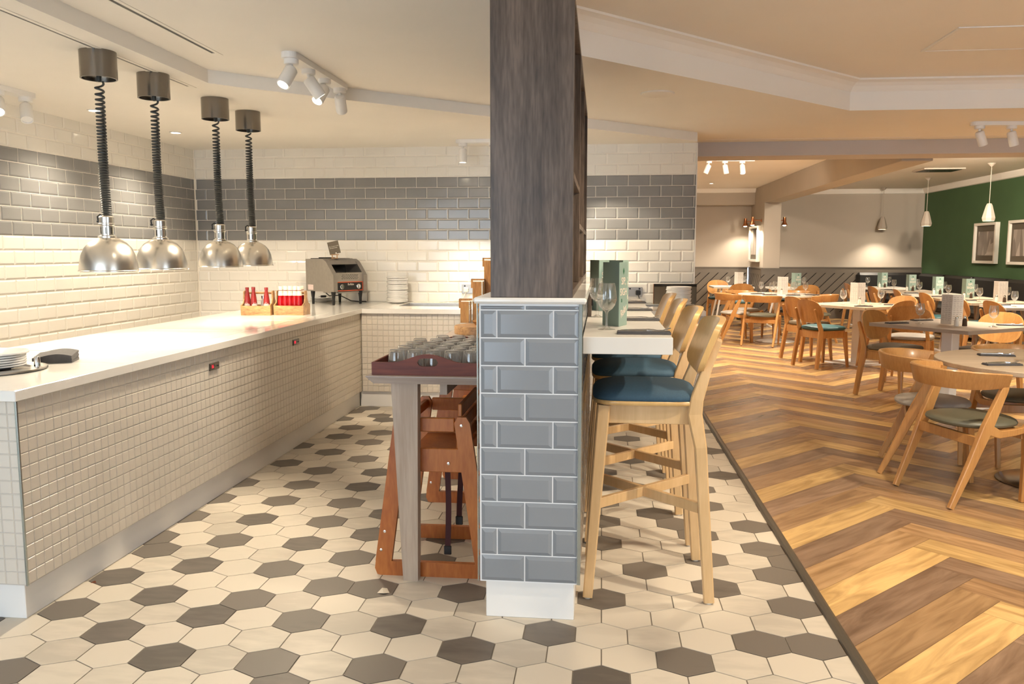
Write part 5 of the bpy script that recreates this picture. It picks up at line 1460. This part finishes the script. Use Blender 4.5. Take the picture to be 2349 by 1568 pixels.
# pendants over the banquette tables
pn = None
for k, (y, lab) in enumerate([(12.60, 'nearest beige faceted pendant lamp before the green wall'), (14.90, 'middle beige faceted pendant lamp before the green wall'), (17.12, 'farthest beige faceted pendant lamp in the far corner')]):
    if pn is None:
        pn = empty('pendant_lamp', (5.53, y, 2.62), 0, lab, 'lamp', 'pendant lamps before the green wall')
        q = MB(); q.lathe([(0, -0.0006), (0.055, -0.0006), (0.055, -0.006), (0.012, -0.05), (0, -0.05)], 20); q.build('ceiling_rose', ['pend'], pn)
        q = MB(); q.tube([(0, 0, -0.045), (0, 0, -0.57)], 0.0045, 8); q.build('cord', ['pend'], pn)
        q = MB(); q.lathe([(0, -0.565), (0.030, -0.57), (0.045, -0.60), (0.062, -0.66), (0.092, -0.775), (0.082, -0.82), (0.074, -0.82), (0.080, -0.775), (0.050, -0.66), (0.03, -0.60), (0, -0.59)], 8, smooth=False); q.build('shade', ['pend'], pn)
        q = MB(); q.lathe([(0, -0.800), (0.070, -0.800), (0.070, -0.810), (0, -0.812)], 20); q.build('diffuser', ['lamp_on'], pn)
    else: dup(pn, (5.53, y, 2.62), 0.2 * k, lab)
    spot((5.53, y, 1.795), (5.53, y, 0), 40, 120, 0.7, WARM2, 0.05)

# copper wall lamps and the picture on the column
def wall_lamp(x, y, zz, ang, label):
    w = empty('wall_lamp', (x, y, zz), ang, label, 'lamp', 'copper wall lamps')
    q = MB(); q.box(-0.0, -0.03, -0.03, 0.012, 0.03, 0.03, 0.003); q.tube([(0.01, 0, 0), (0.16, 0, 0.01)], 0.009, 8); q.build('arm', ['copper'], w)
    q = MB(); q.lathe([(0, 0.07), (0.028, 0.07), (0.030, -0.02), (0.062, -0.085), (0.056, -0.085), (0.026, -0.02), (0, -0.02)], 20, (0.17, 0, 0)); q.build('shade', ['copper'], w)
    q = MB(); q.lathe([(0, -0.03), (0.03, -0.045), (0.040, -0.075), (0.025, -0.098), (0, -0.102)], 18, (0.17, 0, 0)); q.build('bulb', ['lamp_on'], w)
    px, py = x + 0.17 * math.cos(ang), y + 0.17 * math.sin(ang)
    spot((px, py, zz - 0.12), (px, py, 0), 22, 140, 0.6, WARM2, 0.04)
wall_lamp(3.05, 16.35, 1.96, PI, 'nearer copper wall lamp over the picture on the column')
wall_lamp(3.05, 17.15, 1.96, PI, 'farther copper wall lamp on the left face of the column')
wall_lamp(3.36, 16.6, 1.96, 0, 'copper wall lamp on the right face of the column')
def artmat(seed):
    m, nt, b = nmat('abstract grey print')
    tc = nt.nodes.new('ShaderNodeTexCoord'); mp = nt.nodes.new('ShaderNodeMapping'); mp.inputs['Scale'].default_value = (6, 6, 1.2); mp.inputs['Location'].default_value = (seed, seed, seed)
    v = nt.nodes.new('ShaderNodeTexVoronoi'); v.inputs['Scale'].default_value = 1.6
    nt.links.new(tc.outputs['Object'], mp.inputs['Vector']); nt.links.new(mp.outputs[0], v.inputs['Vector'])
    r = nt.nodes.new('ShaderNodeValToRGB'); e = r.color_ramp.elements; e[0].position = .2; e[1].position = .9; e[0].color = (0.20, 0.165, 0.14, 1); e[1].color = (0.44, 0.38, 0.33, 1)
    nt.links.new(v.outputs['Color'], r.inputs['Fac']); nt.links.new(r.outputs['Color'], b.inputs['Base Color'])
    b.inputs['Roughness'].default_value = 0.25
    return m
def picture(x, y, zz, w, h, label, k):
    p = empty('framed_picture', (x, y, zz), 0, label, 'picture', 'framed pictures')
    f = 0.045
    q = MB()
    for a in ((-w / 2, 0, -w / 2 + f, h), (w / 2 - f, 0, w / 2, h), (-w / 2 + f, 0, w / 2 - f, f), (-w / 2 + f, h - f, w / 2 - f, h)): q.box(-0.070, a[0], a[1], -0.001, a[2], a[3], 0.003)
    q.build('frame', ['whitetop'], p)
    q = MB(); q.box(-0.030, -w / 2 + f, f, -0.001, w / 2 - f, h - f); q.build('mount', ['gun' if k < 0 else 'darkboard'], p)
    q = MB(); q.box(-0.0318, -w / 2 + f + 0.07, f + 0.09, -0.0302, w / 2 - f - 0.07, h - f - 0.10)
    q.build('print', [artmat(k * 3.1)], p)
picture(6.449, 14.66, 1.165, 0.80, 0.68, 'white framed dark mounted picture on green wall, farther one', 1)
picture(6.449, 13.45, 1.160, 0.80, 0.69, 'white framed dark mounted picture on green wall at right edge', 2)
picture(3.049, 16.85, 1.165, 0.90, 0.70, 'white framed picture on the left face of the column under copper lamps', 3)
bn = empty('waste_bin', (2.85, 16.9, 0), 0, 'black waste bin with pale rim beside the dining column', 'bin')
q = MB(); q.lathe([(0, 0), (0.13, 0), (0.16, 0.62), (0, 0.62)], 24); q.build('body', ['black'], bn)
q = MB(); q.lathe([(0.16, 0.60), (0.168, 0.60), (0.168, 0.70), (0.15, 0.70), (0.15, 0.62)], 24); q.build('rim', ['white'], bn)
